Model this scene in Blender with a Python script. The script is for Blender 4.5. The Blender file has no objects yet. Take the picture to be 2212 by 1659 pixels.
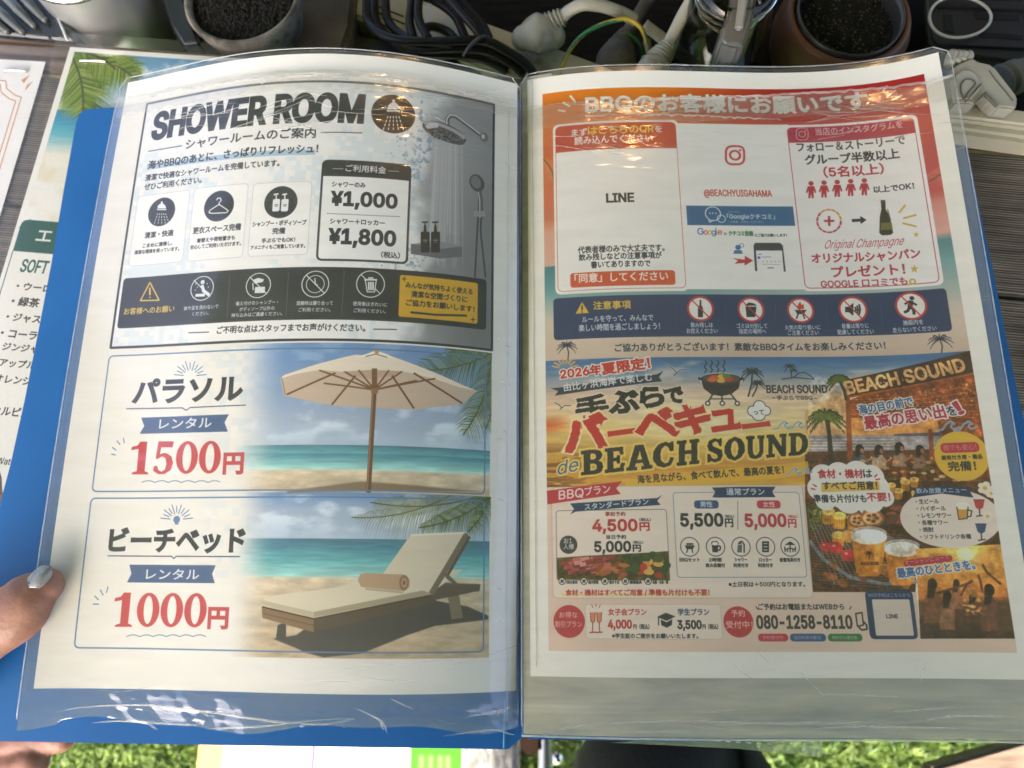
import bpy, bmesh, math, random
import numpy as np
from mathutils import Vector, Matrix, Euler
R_ = math.radians
random.seed(7); rng = np.random.default_rng(11)
SC = bpy.context.scene
COL = SC.collection
MMU = 0.001                      # all layout below is in millimetres
# ---------------------------------------------------------------- camera
CAM = np.array([3.3548, -111.356, 340.5513]); ROT = (R_(15.1413), R_(1.8097), R_(0.3251)); FPX = 1602.776
cd = bpy.data.cameras.new('camera'); cam = bpy.data.objects.new('camera', cd); COL.objects.link(cam)
cam.location = CAM*MMU; cam.rotation_euler = ROT
cd.sensor_width = 36.0; cd.lens = FPX/2212*36.0; cd.clip_start = 0.01; cd.clip_end = 200
SC.camera = cam
cd.dof.use_dof = True; cd.dof.focus_distance = 0.335; cd.dof.aperture_fstop = 9.0
# ---------------------------------------------------------------- world and sun
SUN_EL, SUN_AZ = 36.0, 200.0     # azimuth: direction the sun stands in, from +Y clockwise
w = bpy.data.worlds.new('World'); SC.world = w; w.use_nodes = True
nt = w.node_tree; bg = nt.nodes['Background']
sky = nt.nodes.new('ShaderNodeTexSky'); sky.sky_type = 'NISHITA'; sky.sun_disc = False
sky.sun_elevation = R_(SUN_EL); sky.sun_rotation = R_(SUN_AZ); sky.dust_density = 5.0; sky.air_density = .6; sky.ozone_density = .4
nt.links.new(sky.outputs[0], bg.inputs[0]); bg.inputs[1].default_value = 0.15
sd = bpy.data.lights.new('sun', 'SUN'); sd.energy = 3.2; sd.angle = R_(0.5); sd.color = (1, .95, .87)
so = bpy.data.objects.new('sun', sd); COL.objects.link(so)
az = R_(SUN_AZ); el = R_(SUN_EL)
sdir = Vector((math.sin(az)*math.cos(el), math.cos(az)*math.cos(el), math.sin(el)))
so.rotation_euler = sdir.to_track_quat('Z', 'Y').to_euler(); so.location = (0, 0, 5)
SC.view_settings.view_transform = 'Standard'; SC.view_settings.look = 'None'
SC.view_settings.gamma = 1.0; SC.view_settings.exposure = 2.32
SC.cycles.max_bounces = 8; SC.cycles.transparent_max_bounces = 12
SC.cycles.sample_clamp_indirect = 4.0; SC.cycles.caustics_refractive = False; SC.cycles.caustics_reflective = False

# ---------------------------------------------------------------- page surfaces (heights in mm)
RM = np.array(Euler(ROT).to_matrix())
def at(px, py, z):
    """world point (mm) at height z that shows at pixel px,py of a 2212x1659 picture"""
    d = RM @ np.array([(px-1106)/FPX, (829.5-py)/FPX, -1.0])
    k = (z-CAM[2])/d[2]
    return CAM + d*k
def project(P):
    q = (np.asarray(P, float)-CAM) @ RM
    return np.stack([1106+FPX*q[..., 0]/-q[..., 2], 829.5-FPX*q[..., 1]/-q[..., 2]], -1)
def prof(c, s):
    u = np.asarray(s)/105.-1
    return c[0]+c[1]*u+c[2]*(u*u-1/3)+c[3]*(u**3-u*.6)+c[4]*(u**4)
_g = np.linspace(-15, 230, 50)
class PageSurface:
    def __init__(self, prm):
        self.p = prm; self.ht = prm[3:8]; self.hb = prm[8:13]
        self.xt, self.xb = self.xp(self.ht), self.xp(self.hb)
    def xp(self, c):
        h = prof(c, _g); d = np.diff(h); dx = np.sqrt(np.maximum(25.-d*d, 1))
        X = np.concatenate([[0], np.cumsum(dx)])
        a, b = np.interp([0, 210], _g, X)
        return X-(a+b)/2
    def at(self, s, t, lift=0.0):
        s = np.asarray(s, float); t = np.asarray(t, float); x0, y0, rot = self.p[:3]
        v = t/297.
        xt = np.interp(s, _g, self.xt); xb = np.interp(s, _g, self.xb)
        z = prof(self.ht, s)*v+prof(self.hb, s)*(1-v)+self.p[13]*4*v*(1-v)+lift
        X = xt*v+xb*(1-v); Y = t-148.5; c, sn = math.cos(rot), math.sin(rot)
        return np.stack(np.broadcast_arrays(x0+c*X-sn*Y, y0+sn*X+c*Y, z), -1)
    def inv(self, px, py):
        px = np.atleast_1d(np.asarray(px, float)); py = np.atleast_1d(np.asarray(py, float))
        s = np.full(px.shape, 105.); t = np.full(px.shape, 148.)
        for _ in range(9):
            p0 = project(self.at(s, t)); ps = project(self.at(s+1, t))-p0; pt = project(self.at(s, t+1))-p0
            ex, ey = px-p0[:, 0], py-p0[:, 1]
            det = ps[:, 0]*pt[:, 1]-ps[:, 1]*pt[:, 0]
            ds = (ex*pt[:, 1]-ey*pt[:, 0])/det; dt = (ps[:, 0]*ey-ps[:, 1]*ex)/det
            s = np.clip(s+np.clip(ds, -60, 60), -14, 228); t = np.clip(t+np.clip(dt, -60, 60), -60, 330)
        return s, t
LEFT = PageSurface([-108.1694, -7.1961, -0.0026, 22.8649, -1.5612, -29.4251, -2.6754, 6.9363, 6.3734, -0.3718, -11.8998, -16.4043, 1.5612, 3.8564])
RIGHT = PageSurface([104.1954, -0.1195, 0.0076, 6.0005, 1.3332, 3.8117, 15.0004, 0.5079, 4.2415, 2.6888, -0.9306, 7.485, 0.3107, 1.2005])
class FlatSurface:
    """a sheet lying flat: top-left corner, direction of its top edge, lower corners follow"""
    def __init__(self, tl, ang, z, W=210, H=297):
        self.tl = np.array(tl[:2]); self.z = z; self.a = ang; self.H = H; self.W = W
        self.ex = np.array([math.cos(ang), math.sin(ang)]); self.ey = np.array([-math.sin(ang), math.cos(ang)])
    def at(self, s, t, lift=0.0):
        s = np.asarray(s, float); t = np.asarray(t, float)
        q = self.tl+s[..., None]*self.ex+(t[..., None]-self.H)*self.ey
        return np.concatenate([q, np.full(q.shape[:-1]+(1,), self.z+lift)], -1)
    def inv(self, px, py):
        o = []
        for x, y in zip(np.atleast_1d(px), np.atleast_1d(py)):
            p = at(x, y, self.z)[:2]-self.tl; o.append((p@self.ex, p@self.ey+self.H))
        o = np.array(o); return o[:, 0], o[:, 1]
_a, _b = at(152.7, 102.7, -13), at(417, 120.6, -13)
MENU_A = FlatSurface(_a, math.atan2(_b[1]-_a[1], _b[0]-_a[0]), -13)
_c, _d = at(100, 134.8, -13), at(0, 129, -13)
_an = math.atan2(_c[1]-_d[1], _c[0]-_d[0])
MENU_B = FlatSurface(_c[:2]-210*np.array([math.cos(_an), math.sin(_an)]), _an, -13)

# ---------------------------------------------------------------- drawing of the printed sheets
_GC = {}
def _font(n):
    try: return bpy.data.fonts.load(bpy.utils.resource_path('LOCAL')+'/datafiles/fonts/'+n)
    except Exception: return None
FONT, FONT_JP = _font('Inter.woff2'), None      # None: the built-in font, which covers Japanese
def _outline(sp):
    bp = sp.bezier_points; n = len(bp)
    if n < 2: return None
    A = np.array([(p.co.x, p.co.y, p.handle_right.x, p.handle_right.y, p.handle_left.x, p.handle_left.y) for p in bp]); pts = []
    for i in range(n):
        p0, p1 = A[i, :2], A[i, 2:4]; q = A[(i+1) % n]; p2, p3 = q[4:6], q[:2]; e = p3-p0; L = math.hypot(*e); b, c = p1-p0, p2-p0
        dev = abs(b[0]*e[1]-b[1]*e[0])+abs(c[0]*e[1]-c[1]*e[0]); k = 1 if dev < 1e-4*max(L, .02) else 5
        t = (np.arange(k)/k)[:, None]; pts.append((1-t)**3*p0+3*(1-t)**2*t*p1+3*(1-t)*t*t*p2+t**3*p3)
    return np.concatenate(pts)
_CH = {}; KF = 1.43
def load_chars(chars, font):
    """outline and advance of every character, read from the font in one go (one character and a bar per line)"""
    chars = '|'+chars.replace('|', ''); cu = bpy.data.curves.new('type', 'FONT'); cu.body = '\n'.join(c+'|' for c in chars)
    if font: cu.font = font
    o = bpy.data.objects.new('type', cu); COL.objects.link(o); c2 = o.to_curve(bpy.context.evaluated_depsgraph_get()); g = {}
    for sp in c2.splines:
        p = _outline(sp)
        if p is not None: g.setdefault(sp.character_index, []).append(p)
    o.to_curve_clear(); bpy.data.objects.remove(o); bpy.data.curves.remove(cu)
    lsb = g[0][0][:, 0].min()
    for k, c in enumerate(chars):
        bar = g[3*k+1][0]; dy = bar[:, 1].min(); _CH[(font.name if font else '', c)] = ([q-np.array([0, dy]) for q in g.get(3*k, [])], bar[:, 0].min()-lsb)
def glyphs(txt):
    """outlines of a line of text, one list of closed contours per character"""
    if txt in _GC: return _GC[txt]
    x = 0.; out = []
    for c in txt:
        f = FONT if ord(c) < 256 else None; k = f.name if f else ''; kf = KF if f else 1.
        if (k, c) not in _CH: load_chars(''.join(sorted({q for q in txt if (ord(q) < 256) == (ord(c) < 256) and (k, q) not in _CH})), f)
        g, adv = _CH[(k, c)]
        if g: out.append([q*kf+np.array([x, 0]) for q in g])
        x += adv*kf
    _GC[txt] = out; return out
def area(p): x, y = p[:, 0], p[:, 1]; return .5*np.sum(x*np.roll(y, -1)-y*np.roll(x, -1))
def grow(p, d, sign):
    q = p[np.r_[True, np.hypot(*(np.diff(p, axis=0).T)) > 1e-6]]
    if len(q) < 3: return p
    e = np.roll(q, -1, 0)-q; e /= np.maximum(np.hypot(e[:, 0], e[:, 1]), 1e-9)[:, None]
    ep = np.roll(e, 1, 0); n = np.stack([e[:, 1], -e[:, 0]], 1); m = np.stack([ep[:, 1], -ep[:, 0]], 1)
    b = n+m; L = np.maximum((b*b).sum(1), .7)
    return q+sign*d*2*b/L[:, None]
def fbm(h, w, cell, octv=4, seed=0, sx=1.0, sy=1.0):
    r = np.random.default_rng(seed); out = np.zeros((h, w), np.float32); amp = 1; tot = 0
    for k in range(octv):
        cx, cy = max(cell*sx, 1.01), max(cell*sy, 1.01)
        gw, gh = int(w/cx)+3, int(h/cy)+3; g = r.random((gh, gw)).astype(np.float32)
        x = np.arange(w)/cx; y = np.arange(h)/cy; xi = x.astype(int); yi = y.astype(int)
        fx = (x-xi); fy = (y-yi); fx = (fx*fx*(3-2*fx))[None]; fy = (fy*fy*(3-2*fy))[:, None]
        a = g[yi][:, xi]; b = g[yi][:, xi+1]; c = g[yi+1][:, xi]; d = g[yi+1][:, xi+1]
        out += amp*((a*(1-fx)+b*fx)*(1-fy)+(c*(1-fx)+d*fx)*fy); tot += amp; amp *= .5; cell = cell/2
        if cell < 1: break
    return out/tot
def rgb(c): return np.array(c, np.float32)/255.
class Print:
    """a printed sheet: colours are laid down in sheet millimetres (s right, t up)"""
    def __init__(self, surf, W=210, H=297, res=7, paper=(240, 240, 240)):
        self.sf, self.W, self.H, self.res = surf, W, H, res
        self.w, self.h = int(W*res), int(H*res)
        self.img = np.ones((self.h, self.w, 3), np.float32)*rgb(paper); self.v = (0, 0, 1)
    def mm(self, pts):
        p = np.asarray(pts, float).reshape(-1, 2)*self.v[2]+np.array(self.v[:2])
        s, t = self.sf.inv(p[:, 0], p[:, 1]); return np.stack([s, t], 1)
    def cx(self, mm): mm = np.asarray(mm, float); return np.stack([mm[..., 0]*self.res, (self.H-mm[..., 1])*self.res], -1)
    def cover(self, cs):
        """anti-aliased coverage of closed contours given in canvas pixels"""
        S = 4
        lo = np.min([c.min(0) for c in cs], 0); hi = np.max([c.max(0) for c in cs], 0)
        x0, y0 = max(int(lo[0])-1, 0), max(int(lo[1])-1, 0); x1, y1 = min(int(hi[0])+2, self.w), min(int(hi[1])+2, self.h)
        if x1 <= x0 or y1 <= y0: return None
        a = np.concatenate(cs); b = np.concatenate([np.roll(c, -1, 0) for c in cs])
        ax, ay, bx, by = a[:, 0]-x0, (a[:, 1]-y0)*S, b[:, 0]-x0, (b[:, 1]-y0)*S
        sg = np.where(by > ay, 1., -1.); lx = np.where(by > ay, ax, bx); ly = np.minimum(ay, by); hx = np.where(by > ay, bx, ax); hy = np.maximum(ay, by)
        W, Hh = x1-x0, (y1-y0)*S
        r0 = np.clip(np.ceil(ly-.5).astype(int), 0, Hh); r1 = np.clip(np.ceil(hy-.5).astype(int), 0, Hh); n = np.maximum(r1-r0, 0)
        if n.sum() == 0: return None
        k = np.repeat(np.arange(len(n)), n); off = np.arange(n.sum())-np.repeat(np.cumsum(n)-n, n); row = r0[k]+off
        X = lx[k]+(row+.5-ly[k])/np.maximum(hy[k]-ly[k], 1e-9)*(hx[k]-lx[k]); X = np.clip(X, 0, W-1e-3)
        xi = X.astype(int); f = X-xi
        buf = np.bincount(row*(W+2)+xi, sg[k]*(1-f), Hh*(W+2))+np.bincount(row*(W+2)+xi+1, sg[k]*f, Hh*(W+2))
        cov = np.clip(np.abs(np.cumsum(buf.reshape(Hh, W+2), 1)), 0, 1)[:, :W]
        return x0, y0, cov.reshape(y1-y0, S, W).mean(1).astype(np.float32)
    def fill(self, cs, col, a=1.0, soft=0):
        if isinstance(cs, np.ndarray): cs = [cs]
        r = self.cover(cs)
        if r is None: return
        x0, y0, m = r
        if soft:
            p = int(soft*2)+1; X0, Y0 = max(x0-p, 0), max(y0-p, 0); X1, Y1 = min(x0+m.shape[1]+p, self.w), min(y0+m.shape[0]+p, self.h)
            M = np.zeros((Y1-Y0, X1-X0), np.float32); M[y0-Y0:y0-Y0+m.shape[0], x0-X0:x0-X0+m.shape[1]] = m
            for _ in range(2):
                k = int(soft)*2+1; ker = np.ones(k)/k
                c = np.cumsum(np.pad(M, ((0, 0), (k//2+1, k//2)), 'edge'), 1); M = (c[:, k:]-c[:, :-k])/k
                c = np.cumsum(np.pad(M, ((k//2+1, k//2), (0, 0)), 'edge'), 0); M = (c[k:]-c[:-k])/k
            m, x0, y0 = M, X0, Y0
        sl = self.img[y0:y0+m.shape[0], x0:x0+m.shape[1]]
        c = col[y0:y0+m.shape[0], x0:x0+m.shape[1]] if isinstance(col, np.ndarray) and col.ndim == 3 else rgb(col)
        m = (m*a)[..., None]; sl += (c-sl)*m
    def poly(self, pts, col, a=1.0, soft=0): self.fill([self.cx(self.mm(pts))], col, a, soft)
    def pmm(self, pts, col, a=1.0, soft=0): self.fill([self.cx(np.array(pts, float))], col, a, soft)
    def quadpts(self, q, r, n=6):
        """rounded quadrilateral in mm"""
        out = []; q = np.array(q, float)
        for i in range(4):
            p, c, nx = q[i-1], q[i], q[(i+1) % 4]; d0 = (p-c)/np.hypot(*(p-c)); d1 = (nx-c)/np.hypot(*(nx-c))
            A, B = c+d0*r, c+d1*r
            for k in range(n+1):
                t = k/n; out.append((1-t)**2*A+2*t*(1-t)*c+t*t*B)
        return np.array(out)
    def rquad(self, pts, r, col=None, line=None, lw=.5, a=1.0, square=True):
        q = self.mm(pts)
        if square:   # straighten: print layouts are upright
            x0 = (q[0, 0]+q[3, 0])/2; x1 = (q[1, 0]+q[2, 0])/2; y0 = (q[0, 1]+q[1, 1])/2; y1 = (q[2, 1]+q[3, 1])/2
            q = np.array([(x0, y0), (x1, y0), (x1, y1), (x0, y1)])
        p = self.quadpts(q, r)
        if col is not None: self.fill([self.cx(p)], col, a)
        if line is not None: self.stroke_mm(np.concatenate([p, p[:1]]), lw, line, a)
        return q
    def stroke_mm(self, p, lw, col, a=1.0, taper=False, soft=0):
        p = np.asarray(p, float); d = np.diff(p, axis=0); L = np.maximum(np.hypot(d[:, 0], d[:, 1]), 1e-6); d = d/L[:, None]
        cs = []; n = len(p)-1
        for i in range(n):
            nn = np.array([-d[i, 1], d[i, 0]])*lw/2; w0 = w1 = 1.
            if taper: w0, w1 = 1-i/n, 1-(i+1)/n
            e = d[i]*lw*.18
            cs.append(self.cx(np.array([p[i]+nn*w0-e, p[i+1]+nn*w1+e, p[i+1]-nn*w1+e, p[i]-nn*w0-e])))
        self.fill(cs, col, a, soft)
    def line(self, pts, lw, col, a=1.0, taper=False, soft=0): self.stroke_mm(self.mm(pts), lw, col, a, taper, soft)
    def disc(self, c, r, col=None, line=None, lw=.4, a=1.0, ry=None, rot=0, soft=0):
        """circle: centre in view pixels, radius in view pixels (height)"""
        m = self.mm([c, (c[0], c[1]-r)]); R = np.hypot(*(m[1]-m[0])); k = 1 if ry is None else ry/r
        t = np.linspace(0, 2*np.pi, 40, endpoint=False); cr, sr = math.cos(rot), math.sin(rot)
        x, y = R*np.cos(t), R*k*np.sin(t); p = m[0]+np.stack([x*cr-y*sr, x*sr+y*cr], 1)
        if col is not None: self.fill([self.cx(p)], col, a, soft)
        if line is not None: self.stroke_mm(np.concatenate([p, p[:1]]), lw, line, a)
        return m[0], R
    def ell(self, c, rx, ry, col, a=1.0, rot=0, soft=0):
        self.disc(c, rx, col, a=a, ry=ry, rot=rot, soft=soft)
    def text(self, txt, x0, y0, x1, y1, h, col, w=.02, shear=0.0, halo=None, hw=.1, rough=0, straight=True, a=1.0, tall=None):
        m = self.mm([(x0, y0), (x1, y1), ((x0+x1)/2, (y0+y1)/2), ((x0+x1)/2, (y0+y1)/2-h)])
        A, B = m[0], m[1]; Hh = np.hypot(*(m[3]-m[2]))
        if straight and abs(B[1]-A[1]) < .25*abs(B[0]-A[0]): A[1] = B[1] = (A[1]+B[1])/2
        ch = glyphs(txt)
        if not ch: return
        allp = np.concatenate([c for g in ch for c in g]); lo, hi = allp.min(0), allp.max(0)
        sx = np.hypot(*(B-A))/(hi[0]-lo[0]); sy = Hh/(hi[1]-lo[1]) if txt not in ('ー',) else sx
        u = (B-A)/np.hypot(*(B-A)); v = np.array([-u[1], u[0]])
        groups = []
        for g in ch:
            big = max(g, key=lambda c: abs(area(c))); sign = 1 if area(big) > 0 else -1
            gg = []
            for c in g:
                q = (c-lo)*np.array([sx, sy]); q[:, 0] += shear*q[:, 1]
                gg.append(A+q[:, :1]*u+q[:, 1:]*v)
            groups.append((gg, sign))
        def draw(d, c, al=1.0, rgh=0):
            cs = []
            for gg, sign in groups:
                for q in gg:
                    if rgh:
                        k = []
                        for i in range(len(q)):
                            p0, p1 = q[i], q[(i+1) % len(q)]; n = max(1, int(np.hypot(*(p1-p0))/.45))
                            k += [p0+(p1-p0)*j/n for j in range(n)]
                        q = np.array(k)+rng.normal(0, rgh, (len(k), 2))
                    cs.append(self.cx(grow(q, d, sign) if d else q))
            self.fill(cs, c, al)
        if halo is not None: draw(Hh*(w+hw), halo, a)
        draw(Hh*w, col, a, rough*Hh)
    def frond(self, base, tip, n=34, ln=.45, cols=((84, 104, 50), (120, 135, 70), (60, 82, 40)), droop=.35, w=.5, seed=1, a=.95, both=True, bend=.15):
        r = np.random.default_rng(seed); m = self.mm([base, tip]); A, B = m; d = B-A; L = np.hypot(*d); nrm = np.array([-d[1], d[0]])/L
        mid = (A+B)/2+nrm*L*bend; P = lambda t: (1-t)**2*A+2*t*(1-t)*mid+t*t*B
        T = lambda t: 2*(1-t)*(mid-A)+2*t*(B-mid)
        for i in range(n):
            t = (i+.5)/n; p = P(t); q = T(t); q = q/np.hypot(*q); nn = np.array([-q[1], q[0]])
            l = L*ln*(math.sin(math.pi*min(t*.9+.12, 1))**.6)*(.8+.4*r.random())
            for s in ((1, -1) if both else (1,)):
                dirn = q*.65+nn*s*.9; dirn /= np.hypot(*dirn)
                e = p+dirn*l+np.array([0, -1])*l*droop; md = p+dirn*l*.5
                c = cols[r.integers(len(cols))]
                self.stroke_mm([p, md, e], w*(.7+.6*r.random()), c, a, taper=True)
        self.stroke_mm([P(t) for t in np.linspace(0, 1, 12)], w*.9, (70, 80, 45), a)
    def palm(self, c, r, col, trunk=None, n=9, seed=0, w=.5):
        """small palm-tree glyph"""
        rr = np.random.default_rng(seed); m = self.mm([c, (c[0], c[1]-r)]); Rm = np.hypot(*(m[1]-m[0])); o = m[0]
        if trunk is not None:
            b = self.mm([trunk])[0]; k = (o+b)/2+np.array([Rm*.12, 0]); self.stroke_mm([o, k, b], w*1.1, col)
        for i in range(n):
            an = math.pi*(i/(n-1)*1.35-.175); d = np.array([math.cos(an), math.sin(an)*.8]); e = o+d*Rm+np.array([0, -Rm*.3]); md = o+d*Rm*.6+np.array([0, Rm*.12])
            pts = [(1-t)**2*o+2*t*(1-t)*md+t*t*e for t in np.linspace(0, 1, 7)]
            self.stroke_mm(pts, w*1.5, col, taper=True)
            for p in pts[1:]:
                self.stroke_mm([p, p+np.array([(d[0])*.1*Rm, -Rm*.22])], w*.8, col, taper=True)
    def image(self, name):
        im = bpy.data.images.new(name, self.w, self.h, alpha=False)
        n = np.random.default_rng(5).normal(0, .008, self.img.shape[:2])[..., None]
        a = np.ones((self.h, self.w, 4), np.float32); a[..., :3] = np.clip(self.img+n, 0, 1)[::-1]
        im.pixels.foreach_set(a.ravel()); im.pack(); return im
INK = (38, 42, 50); NAVY = (44, 66, 100); RED = (186, 44, 50); WHITE = (244, 244, 240)
def ramp(P, stops):
    """colours by height on the sheet"""
    t = P.H-np.arange(P.h)/P.res; o = np.argsort([s[0] for s in stops]); xs = [stops[i][0] for i in o]
    c = np.stack([np.interp(t, xs, [stops[i][1][k] for i in o]) for k in range(3)], -1)/255.
    return np.repeat(c[:, None, :], P.w, 1).astype(np.float32)
def blend(A, B, m): return A+(B-A)*np.clip(m, 0, 1)[..., None]
def smooth(x, a, b): t = np.clip((x-a)/(b-a), 0, 1); return t*t*(3-2*t)
def grid(P): return np.meshgrid(np.arange(P.w)/P.res, P.H-np.arange(P.h)/P.res)

def shower_icon(P, c, r, col=(235, 238, 240), bg=None):
    if bg: P.disc(c, r, bg)
    x, y = c; k = r/75.
    P.poly([(x-24*k, y-18*k), (x-20*k, y-34*k), (x-8*k, y-44*k), (x+10*k, y-44*k), (x+21*k, y-33*k), (x+24*k, y-18*k)], col)
    P.poly([(x-4*k, y-42*k), (x-4*k, y-56*k), (x+6*k, y-56*k), (x+6*k, y-42*k)], col)
    P.poly([(x-27*k, y-15*k), (x+27*k, y-15*k), (x+24*k, y-9*k), (x-24*k, y-9*k)], col)
    for i in range(-2, 3):
        for j in range(4):
            a, b = .15+j*.26, .15+j*.26+.15
            P.line([(x+(9*i+10*i*a)*k, y+(0+58*a)*k), (x+(9*i+10*i*b)*k, y+58*b*k)], r*.0035+.12, col)
def ban(P, c, r, col=(225, 228, 230), lw=.45, slash=True):
    P.disc(c, r, None, line=col, lw=lw)
    if slash: P.line([(c[0]-r*.7, c[1]-r*.7), (c[0]+r*.7, c[1]+r*.7)], lw, col)
def sky_sea(P, horizon, shore, top, seed, dark=1.0):
    A = ramp(P, [(top, (104, 136, 180)), (top-22, (132, 152, 184)), (horizon+12, (166, 172, 192)), (horizon+.5, (176, 186, 200))])
    cl = fbm(P.h, P.w, 90, 5, seed, 1.6, .8); c2 = fbm(P.h, P.w, 40, 5, seed+1, 2.2, .9)
    S, T = grid(P)
    band = np.exp(-((T-horizon-11)/8)**2)
    A = blend(A, np.float32([.86, .86, .89]), smooth(cl*.5+c2*.5, .5, .68)*(.25+.75*band))
    sea = ramp(P, [(horizon+.3, (74, 104, 120)), (horizon-4, (78, 124, 138)), (shore+8, (104, 156, 158)), (shore+2, (160, 190, 180)), (shore, (208, 208, 190))])
    wv = fbm(P.h, P.w, 14, 3, seed+2, 5, .5); sea = sea*(.86+.28*wv[..., None])
    A = np.where((T < horizon)[..., None], sea, A)
    A = np.clip(A*np.float32([.97, 1.04, 1.07])+.03, 0, 1); A = np.where((T < horizon)[..., None], np.clip(A*np.float32([.98, 1.08, 1.08]), 0, 1), A)
    isl = horizon+1.6*np.exp(-((S-62-seed % 7)/9)**2)+.6*np.exp(-((S-78)/6)**2)
    A = np.where(((T > horizon) & (T < isl))[..., None], np.float32([.52, .6, .7]), A)
    sand = ramp(P, [(shore, (222, 206, 178)), (shore-12, (206, 186, 156)), (shore-50, (196, 172, 142))])
    sn = fbm(P.h, P.w, 20, 5, seed+3, 2.5, .8); f = rng.normal(0, .03, sn.shape).astype(np.float32); sand = sand*(.82+.36*sn+f)[..., None]
    m = smooth(shore+1.5*fbm(P.h, P.w, 200, 2, seed+4)-T, -.4, .6)
    return blend(A, sand, m).astype(np.float32)

def paint_left():
    P = Print(LEFT, paper=(241, 239, 234)); A_ = (192, 137.2, .4216)
    S, T = grid(P); P.v = A_
    f1, f2, b1, b2 = 281.3, 150.5, 185.0, 159.9; fx0, fx1 = 14.6, 197.3
    inside = (T < f1) & (T > f2) & (S > fx0) & (S < fx1)
    mos = np.random.default_rng(3).random((60, 60)); q = mos[(((T-140)/2.6).astype(int)) % 60, ((S/2.6).astype(int)) % 60]
    big = fbm(P.h, P.w, 240, 3, 9)
    base = blend(np.full(P.img.shape, .95, np.float32), np.float32([.80, .88, .93]), smooth(q*.4+big, .70, .90)*.5)
    gray = np.float32([.60, .61, .63])*np.ones(P.img.shape, np.float32)*(1.13-.22*smooth(S, 150, 200)-.12*smooth(T, 250, 180))[..., None]*(.93+.14*fbm(P.h, P.w, 160, 4, 4))[..., None]
    edge = 158+14*(fbm(P.h, P.w, 120, 4, 21)-.5)*2+8*smooth(T, 230, 270)-3*smooth(T, 250, 200)
    base = blend(base, gray, smooth(S, edge-2, edge+12))
    spl = fbm(P.h, P.w, 16, 4, 33); near = np.exp(-((S-edge-2)/8)**2)*smooth(T, 205, 250)
    base = blend(base, np.float32([.45, .58, .70]), smooth(spl, .55, .72)*near*.8)
    P.img[inside] = base[inside]
    # water splash specks
    for i in range(260):
        x = rng.normal(157, 5); y = rng.choice([rng.uniform(232, 262), rng.uniform(184, 196)]); r = abs(rng.normal(0, .35))+.1
        t = np.linspace(0, 6.28, 8)[:-1]; P.pmm(np.stack([x+r*np.cos(t), y+r*np.sin(t)], 1), (120, 146, 166), .5)
    # falling water
    for i in range(46):
        x = rng.uniform(1765, 1915); y0 = 395+rng.uniform(-5, 10); y1 = rng.uniform(820, 1050)
        P.line([(x, y0), (x-(1840-x)*.25-12, y1)], rng.uniform(.25, .7), (205, 208, 212), rng.uniform(.15, .5), soft=1)
    # rain shower head, arm
    P.line([(1838, 318), (1836, 285), (1852, 266), (1880, 272), (2022, 378)], 2.2, (96, 98, 102)); P.line([(1834, 312), (1833, 285), (1850, 262), (1882, 268), (2018, 370)], .7, (215, 217, 220))
    P.ell((2024, 378), 20, 24, (110, 112, 115)); P.ell((2020, 374), 8, 12, (200, 200, 204))
    P.ell((1822, 352), 103, 44, (70, 73, 78), rot=-.24); P.ell((1822, 340), 100, 26, (168, 170, 174), rot=-.24); P.ell((1820, 364), 98, 32, (82, 86, 92), rot=-.26)
    P.poly([(1722, 320), (1745, 305), (1790, 305), (1790, 328), (1735, 335)], (214, 216, 218), .9)
    for i in range(120):
        a, b = rng.uniform(0, 6.28), rng.uniform(0, 1)**.5; P.disc((1820+90*b*math.cos(a), 368+26*b*math.sin(a)+.25*90*b*math.cos(a)), 3, (30, 32, 36) if i % 2 else (130, 132, 136))
    # hand shower and hose
    for o in (0, 34): P.line([(2000+o*.4, 700), (1990+o*.5, 860), (1978+o*1.6, 1095)], .9, (66, 68, 72))
    P.line([(1998, 640), (2008, 700), (2008, 790)], 2.3, (92, 94, 98)); P.line([(1994, 650), (2003, 700), (2003, 790)], .6, (190, 190, 194))
    P.ell((1988, 612), 36, 44, (74, 77, 82), rot=.2); P.ell((1983, 608), 24, 32, (118, 121, 126), rot=.2)
    P.rquad([(1972, 755), (2032, 755), (2032, 785), (1972, 785)], .6, (150, 152, 156), square=False)
    # shelf and pump bottles
    P.poly([(1650, 925), (1800, 912), (1912, 938), (1912, 990), (1800, 1000), (1650, 975)], (104, 106, 112)); P.poly([(1650, 925), (1800, 912), (1912, 938), (1800, 950)], (140, 143, 148))
    for x in (1722, 1775):
        P.rquad([(x-22, 862), (x+24, 862), (x+24, 968), (x-22, 968)], .8, (28, 30, 36), square=False)
        P.poly([(x-8, 864), (x-5, 828), (x+6, 828), (x+9, 864)], (34, 36, 40)); P.line([(x, 830), (x, 812)], .5, INK); P.line([(x-14, 814), (x+14, 812)], .8, INK)
        P.line([(x-10, 905), (x+12, 905)], .3, (190, 190, 190)); P.line([(x-6, 915), (x+9, 915)], .25, (170, 170, 170))
    # frame
    for a, b in (((fx0, f1), (fx1, f1)), ((fx1, f1), (fx1, f2)), ((fx1, f2), (fx0, f2)), ((fx0, f2), (fx0, f1))):
        P.stroke_mm([a, b], 1.15, (34, 38, 46))
    # headings
    P.text('SHOWER ROOM', 322, 392, 1398, 300, 138, INK, w=.065, shear=.02)
    P.text('シャワールームのご案内', 495, 438, 1160, 384, 52, INK, w=.022)
    P.line([(305, 450), (478, 421)], .5, NAVY); P.line([(1188, 353), (1400, 356)], .5, NAVY)
    P.poly([(297, 545), (1160, 468), (1160, 440), (297, 518)], (160, 190, 216), .85)
    P.text('海やBBQのあとに、さっぱりリフレッシュ！', 302, 542, 1172, 458, 44, INK, w=.03)
    P.text('清潔で快適なシャワールームを完備しています。', 288, 600, 975, 530, 34, INK, w=.028)
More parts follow.
